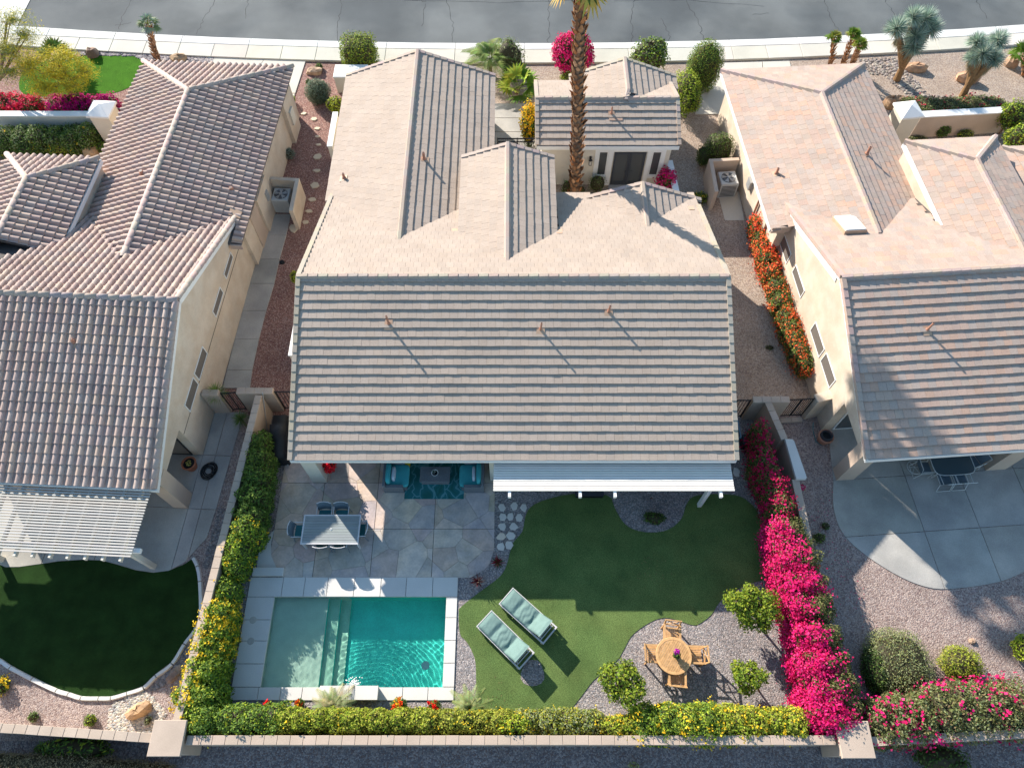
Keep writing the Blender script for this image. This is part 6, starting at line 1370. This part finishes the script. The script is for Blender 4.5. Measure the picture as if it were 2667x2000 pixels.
fp = T('flower_pot', 'potted purple and white flowers on the teak table', 'flower pot', (p.x+.06,p.y-.0,.742)); O('pot', MB().lathe([(0,0),(.06,0),(.09,.12),(.08,.12),(.07,.10),(0,.10)], (0,0,0), 14), M_TERR, fp)
foliage(fp, 'foliage', [(0,0,.2,.13,.13,.12)], 260, .06, GREEN+DGREEN, core=.6); flowers(fp, [(0,.09,.30,.09,.07,.06)], 22, .045, [(.55,.02,.45),(.45,.01,.38)], None, 5, .04); flowers(fp, [(0,-.04,.24,.1,.08,.05)], 5, .03, [(.85,.82,.85),(.25,.05,.5)], None, 3, .03, 'small_flowers')
def teak_chair():
    t = T('teak_chair', 'x', 'chair', (0,0,0), 0, 'teak chairs around the round table')
    for i in range(7): x = -.24+i*.07; O('seat_slat', MB().box(x, x+.058, -.22, .22, .43, .45, tintc(.08,.02)), M_TEAK, t)
    for sx in (-1,1):
        O('leg', MB().box(sx*.26-.022,sx*.26+.022,-.25,-.20,0,.66), M_TEAK, t); O('leg', MB().bar((sx*.26,.24,0), (sx*.26,.25,.45), .045,.05), M_TEAK, t); O('back_post', MB().bar((sx*.26,.25,.44), (sx*.26,.36,.92), .045,.045), M_TEAK, t)
        O('arm', MB().bar((sx*.27,-.27,.67), (sx*.27,.30,.68), .065,.028), M_TEAK, t); O('seat_rail', MB().box(sx*.255-.02,sx*.255+.02,-.22,.24,.40,.44), M_TEAK, t)
    O('top_rail', MB().bar((-.28,.36,.90), (.28,.36,.90), .035,.06), M_TEAK, t); O('lower_rail', MB().bar((-.25,.28,.56), (.25,.28,.56), .03,.045), M_TEAK, t)
    O('front_rail', MB().box(-.25,.25,-.24,-.21,.39,.43), M_TEAK, t)
    O('cross_brace', MB().bar((-.24,.285,.57), (.24,.352,.88), .022,.035), M_TEAK, t); O('cross_brace', MB().bar((.24,.287,.57), (-.24,.354,.88), .022,.035), M_TEAK, t); return t
tc = teak_chair()
for i, (u, v, rz, l) in enumerate(((1748,1650,-6,'teak chair behind the round table, facing the camera'),(1702,1704,88,'teak chair left of the round table'),(1810,1707,-92,'teak chair right of the round table'),(1761,1762,174,'teak chair in front of the round table, seat toward the house'))):
    q_ = W(u, v, .44); place(tc, (q_.x, q_.y, 0), R_(rz), l, i == 0)
# lounge set under the porch
def armchair():
    t = T('armchair', 'x', 'armchair', (0,0,0), 0, 'wicker armchairs on the patio')   # faces +x
    O('base', MB().bev([(-.42,-.46),(.36,-.46),(.36,.46),(-.42,.46)], .05, .32, .02), M_WICK, t); O('arm', MB().bev([(-.42,-.56),(.26,-.56),(.26,-.44),(-.42,-.44)], .05, .62, .02), M_WICK, t); O('arm', MB().bev([(-.42,.44),(.26,.44),(.26,.56),(-.42,.56)], .05, .62, .02), M_WICK, t)
    O('back', MB().bev([(-.50,-.56),(-.40,-.56),(-.40,.56),(-.50,.56)], .05, .78, .02), M_WICK, t)
    m = MB().ell((.06,0,.40), (.40,.46,.10), 24, 8, (1,1,1), 0, .35); m.smooth = True; O('seat_cushion', m, M_TEAL, t)
    m = MB().ell((-.31,0,.64), (.10,.42,.24), 24, 8, (1,1,1), 0, .5); m.smooth = True; O('back_cushion', m, M_TEAL, t)
    m = MB().ell((-.12,0,.60), (.07,.28,.20), 20, 8, (1,1,1), 0, .5); m.smooth = True; O('pillow', m, M_PILLOW, t); return t
ac = armchair(); a = W(1035,1238,.45); b = W(1227,1238,.45)
place(ac, (a.x,a.y,0), 0, 'wicker armchair with teal cushions left of the coffee table', True); place(ac, (b.x,b.y,0), R_(180), 'wicker armchair with teal cushions right of the coffee table', False)
M_RUG = bpy.data.materials.new('leaf pattern rug'); M_RUG.use_nodes = True; N = M_RUG.node_tree.nodes; L = M_RUG.node_tree.links; b_ = N['Principled BSDF']; b_.inputs['Roughness'].default_value = .95
gp = N.new('ShaderNodeNewGeometry').outputs['Position']
wv = N.new('ShaderNodeTexNoise'); wv.inputs['Scale'].default_value = 1.5; L.new(gp, wv.inputs['Vector'])
va_ = N.new('ShaderNodeVectorMath'); va_.operation = 'MULTIPLY_ADD'; L.new(wv.outputs['Color'], va_.inputs[0]); va_.inputs[1].default_value = (.9,.9,0); L.new(gp, va_.inputs[2])
mp = N.new('ShaderNodeMapping'); mp.inputs['Scale'].default_value = (1.9,.8,1); mp.inputs['Rotation'].default_value = (0,0,.7); L.new(va_.outputs[0], mp.inputs[0])
vo = N.new('ShaderNodeTexVoronoi'); vo.feature = 'DISTANCE_TO_EDGE'; vo.inputs['Scale'].default_value = 1.5; L.new(mp.outputs[0], vo.inputs['Vector'])
rp = N.new('ShaderNodeValToRGB'); e = rp.color_ramp.elements; e[0].position = .03; e[0].color = (.10,.30,.31,1); e[1].position = .055; e[1].color = (.02,.17,.18,1); x_ = e.new(.35); x_.color = (.01,.12,.10,1); x_ = e.new(.6); x_.color = (.03,.25,.28,1)
L.new(vo.outputs[0], rp.inputs[0]); L.new(rp.outputs[0], b_.inputs['Base Color'])
a = W(1053,1300); b = W(1208,1300)
o = tag(O('rug', MB().box(a.x,b.x,a.y,a.y+2.6,.03,.045), M_RUG), 'teal leaf patterned rug on the patio under the coffee table', 'rug')
c1 = W(1133,1235,.45); t = T('coffee_table', 'grey wicker coffee table between the two teal armchairs', 'coffee table', (c1.x,c1.y,0))
O('tabletop', MB().bev([(-.58,-.30),(.58,-.30),(.58,.32),(-.58,.32)], .40, .45, .01), M_WICK, t); O('base', MB().box(-.53,.53,-.26,.28,.05,.40), M_WICK, t)
t = T('planter', 'round white planter with dark soil on the coffee table', 'planter', (c1.x-.0,c1.y+.02,.45)); O('bowl', MB().lathe([(0,0),(.09,0),(.14,.12),(.12,.12),(.11,.10)], (0,0,0), 20), M_WHITE, t); O('soil', MB().lathe([(0,.10),(.115,.10)], (0,0,0), 16), M_IRON, t); spikes(t, 'succulent', (-.04,.03,.12), .09, 26, .02, [(.5,.6,.55),(.06,.10,.05)], 0, .01, .1)
a = W(1052,1203,.45); t = T('stool', 'yellow round garden stool at the roof edge beside the left armchair', 'stool', (a.x,a.y+.02,0)); m = MB().lathe([(0,.46),(.19,.46),(.21,.42),(.24,.25),(.20,.03),(.18,0)], (0,0,0), 24); m.smooth = True; O('seat', m, M_YEL, t)
a = W(1232,1200,.5); t = T('side_table', 'small dark side table behind the right armchair', 'table', (a.x,a.y+.1,0)); O('tabletop', MB().box(-.28,.28,-.2,.25,.44,.48), M_TERR, t); O('pedestal', MB().box(-.05,.05,-.05,.05,0,.44), M_TERR, t)
bush('potted_plant', 'dark leafy plant on the small side table at the roof edge', 'plant', (1232,1196), .65, (.18,.16,.12), DGREEN+[(.25,.2,.03)], .07, 500)
bush('geranium', 'bright red geranium beside the porch pillar', 'flower', (857,1207), .8, (.20,.30,.28), DGREEN, .07, 300, fl=(130,.07,[(.75,.01,.02),(.62,.005,.02),(.8,.03,.05)],None,6,.09))
t = T('geranium_pot', 'dark pot under the red geranium', 'pot', (W(860,1215,.2).x,W(860,1215,.2).y+.05,0)); O('pot', MB().lathe([(0,0),(.14,0),(.20,.5),(.17,.5),(0,.46)], (0,0,0), 16), M_TERR, t)
# covered grill
a = W(722,1130,1.0); t = T('grill', 'grill under a long black cover between hedge and house', 'grill', (a.x,a.y,0), R_(4)); m = MB(); prof = [(-.95,.7,.30),(-.85,.95,.34),(-.3,1.02,.36),(-.25,1.18,.36),(.35,1.18,.36),(.45,1.0,.34),(.85,.95,.32),(.95,.7,.28)]
for y, z, w_ in prof: m.v += [(-w_-.02,y,.08),(-w_,y,z*.75),(-w_*.75,y,z),(w_*.75,y,z),(w_,y,z*.75),(w_+.02,y,.08)]
k = len(prof); m.f = [(i*6+j, (i+1)*6+j, (i+1)*6+j+1, i*6+j+1) for i in range(k-1) for j in range(5)]+[(0,1,2,3,4,5), tuple((k-1)*6+j for j in (5,4,3,2,1,0))]; m.c = [(1,1,1)]*len(m.f); m.smooth = True; O('cover', m, M_BLACK, t)
for x in (-.25,.25): O('wheel', MB().tube([(x-.03,-.9,.09),(x+.03,-.9,.09)], .09, 14), M_METAL, t)
a = W(707,1192); o = tag(O('hose_ring', MB().tube([(a.x+.09*math.cos(x), a.y+.09*math.sin(x), .03) for x in [j*math.pi/8 for j in range(17)]], .012, 5), M_PILLOW), 'small pale ring lying on gravel below the black grill', 'ring')
a = W(684,1022,1.65); b = W(692,1115,.4); o = tag(O('pole', MB().tube([a, b+Vector((0,0,-.2))], .018, 8), M_METAL), 'thin silver pole leaning on the left dividing wall', 'pole')
# pots, hose, bin, right patio set
for (u, v, r, l, s, fr_) in ((493,1208,.28,'terracotta pot with dark soil on the left neighbour patio',True,0),(2150,1138,.30,'glazed brown pot coiled with a hose beside the right neighbour porch',False,0)):
    a = W(u, v, .35); t = T('plant_pot', l, 'pot', (a.x,a.y,0)); O('pot', MB().lathe([(0,0),(r*.7,0),(r*.95,.35),(r*1.05,.38),(r*1.0,.42),(r*.85,.42),(r*.8,.33),(0,.33)], (0,0,.03), 24), M_TERR if s else M_PIPE, t); O('soil', MB().lathe([(0,.345),(r*.8,.345)], (0,0,.03), 20), M_IRON, t)
    if s: foliage(t, 'foliage', [(0,.0,.42,.10,.12,.08)], 60, .07, [(.55,.50,.15),(.45,.42,.12)], core=0)
    else: O('hose', MB().tube([(r*.7*math.cos(x), r*.7*math.sin(x), .40+.01*x) for x in [j*math.pi/8 for j in range(50)]], .014, 5), M_DKGREY, t)
def coil(uv, label, R, n, mat):
    a = W(*uv); pts = []
    for j in range(n*16): x = j*math.pi/8; r = R*(.72+.28*math.sin(x*.31+1)); pts.append((a.x+r*math.cos(x)+.03*math.sin(x*.7), a.y+r*1.1*math.sin(x)+.03*math.cos(x*.43), .05+.06*abs(math.sin(x*.13))))
    return tag(O('garden_hose', MB().tube(pts, .014, 5), mat), label, 'hose')
coil((546,1228), 'coiled black garden hose on the left neighbour patio', .32, 11, M_BLACK)
pts = [W(2118,1100,.9), W(2117,1120,.5), W(2125,1150,.1), W(2140,1160,.05)]
tag(O('garden_hose', MB().tube(pts, .015, 6), M_TEALS), 'thin green hose hanging at the corner of the right wing wall', 'hose')
a = W(1908,1115,1.0); t = T('glass_cart', 'blue framed glass topped cart at the right edge of the middle roof', 'cart', (a.x-.1,a.y,0))
M_BLF = pm('blue frame paint', (.12,.22,.30), .5, .05); m = MB()
for x in (-.4,.0,.40): m.box(x-.02,x+.02,-.35,.35,.86,.90)
for y in (-.37,.35): m.box(-.42,.42,y,y+.03,.86,.90)
O('cart_frame', m, M_BLF, t); O('glass_top', MB().box(-.4,.4,-.34,.34,.865,.875), M_DKGREY, t)
for sx in (-1,1):
    for sy in (-1,1): O('leg', MB().box(sx*.38-.02,sx*.38+.02,sy*.33-.02,sy*.33+.02,0,.86), M_BLF, t)
a = W(1953,1145,.5); t = T('storage_box', 'black box on gravel below the glass cart', 'box', (a.x,a.y,0)); O('box_body', MB().bev([(-.26,-.2),(.26,-.2),(.26,.2),(-.26,.2)], 0, .5, .02), M_BLACK, t); O('lid', MB().bev([(-.28,-.22),(.28,-.22),(.28,.22),(-.28,.22)], .5, .55, .015), M_DKGREY, t)
a = W(1578,1285,.2); t = T('low_bench', 'dark low box step at the lawn edge below the patio cover', 'bench', (W(1536,1290,.3).x, W(1536,1290,.3).y+.12,0)); O('box_top', MB().bev([(-.55,-.14),(.55,-.14),(.55,.14),(-.55,.14)], .28, .34, .01), M_DKGREY, t); O('box_body', MB().box(-.52,.52,-.12,.12,0,.28), M_BLACK, t)
# right patio glass table and chairs
a = W(2480,1205,.72); ta = FR.a; t = T('patio_table', 'white framed glass patio table under the right neighbour roof', 'table', (a.x,a.y,0), ta); hx, hy = .80, .5
pts = [(hx*math.copysign(abs(math.cos(x))**.45, math.cos(x)), hy*math.copysign(abs(math.sin(x))**.45, math.sin(x))) for x in [j*math.pi/16 for j in range(32)]]
O('glass_top', MB().prism([(x*.98,y*.98) for x,y in pts], .715, .723), pm('smoked glass', (.08,.11,.12), .1, 0, spec=.8), t); O('rim', MB().tube([(x,y,.72) for x,y in pts+[pts[0]]], .016, 6), M_WTUBE, t)
for sx in (-1,1):
    for sy in (-1,1): O('leg', MB().tube([(sx*.55,sy*.3,.71),(sx*.62,sy*.36,.35),(sx*.55,sy*.3,0)], .016, 6), M_WTUBE, t)
def tube_chair():
    t = T('patio_chair', 'x', 'chair', (0,0,0), 0, 'white tubular chairs at the glass table')
    O('seat', MB().add([(-.22,-.22,.42),(.22,-.22,.42),(.22,.22,.40),(-.22,.22,.40)], [(0,1,2,3)]), M_BLUEF, t); O('backrest', MB().add([(-.21,.23,.42),(.21,.23,.42),(.21,.38,.90),(-.21,.38,.90)], [(0,1,2,3)]), M_BLUEF, t)
    for sx in (-1,1): O('side_tube', MB().tube([(sx*.26,.38,.92),(sx*.26,.22,.42),(sx*.26,-.24,.43)], .014, 6), M_WTUBE, t); O('arm', MB().tube([(sx*.28,.30,.66),(sx*.29,-.22,.64),(sx*.27,-.26,.3),(sx*.27,-.24,0)], .014, 6), M_WTUBE, t); O('leg', MB().tube([(sx*.26,.2,.42),(sx*.27,.34,0)], .014, 6), M_WTUBE, t)
    O('top_tube', MB().tube([(-.26,.38,.92),(.26,.38,.92)], .014, 6), M_WTUBE, t); O('foot_bar', MB().tube([(-.27,.34,.05),(.27,.34,.05)], .012, 6), M_WTUBE, t); return t
tcx = tube_chair()
for i, (x, y, rz, l) in enumerate(((-.32,-.55,180,'white tubular chair on the near side of the glass table, left of two'),(.28,-.55,180,'white tubular chair on the near side of the glass table, right of two'),(-.95,-.02,90,'white tubular chair at the left end of the glass table'),(1.02,.1,-75,'white tubular chair pulled out at the right end of the glass table'))):
    v_ = Matrix.Rotation(ta, 3, 'Z') @ Vector((x, y, 0)); place(tcx, (a.x+v_.x, a.y+v_.y, 0), ta+R_(rz), l, i == 0)
t = T('trivet', 'round white metal trivet lying left of the glass table chairs', 'trivet', (W(2380,1218,.0).x, W(2380,1218).y, .05)); O('ring', MB().tube([(.28*math.cos(x), .28*math.sin(x), 0) for x in [j*math.pi/12 for j in range(25)]], .014, 5), M_WTUBE, t)
for i in range(3): x = i*math.pi/3; O('spoke', MB().tube([(-.27*math.cos(x),-.27*math.sin(x),0),(.27*math.cos(x),.27*math.sin(x),0)], .010, 5), M_WTUBE, t)
a = W(735,684); tag(O('sprinkler_box', MB().lathe([(0,.06),(.10,.06),(.13,.0)], (a.x,a.y,0), 12), M_BLACK), 'small black utility lid beside the concrete path', 'utility lid')

# fallen petals and leaf litter under the flowering hedges, a few mm across each
def litter(name, uvs, n, spread, cols, size=.035):
    P = []
    for i in range(n):
        a = W(*random.choice(uvs)); P.append((a.x+random.gauss(0, spread[0]), a.y+random.gauss(0, spread[1]), .035))
    P = np.array(P); V, C = leafquads(P, np.tile([0,0,1.0], (n,1)), size, cols, .8, .25, .15)
    o = link(name, npmesh(name, V, np.arange(n*4).reshape(n,4), C, M_PETAL)); o['kind'] = 'stuff'
litter('fallen_petals', [(2000,1330),(2020,1420),(2040,1520),(2050,1620),(2070,1720),(2090,1790)], 420, (.28,.5), MAG)
litter('fallen_petals', [(2130,1350),(2180,1450),(2215,1560),(2600,1790),(2500,1790)], 200, (.35,.5), MAG)
litter('fallen_petals', [(1985,620),(2010,720),(2050,850)], 160, (.2,.6), ORNG)
litter('leaf_litter', [(600,1350),(585,1450),(570,1600),(560,1750),(1000,1835),(1300,1860),(1700,1500),(1850,1700)], 420, (.35,.5), [(.22,.15,.07),(.30,.22,.10),(.16,.12,.06)])
bpy.context.view_layer.update()
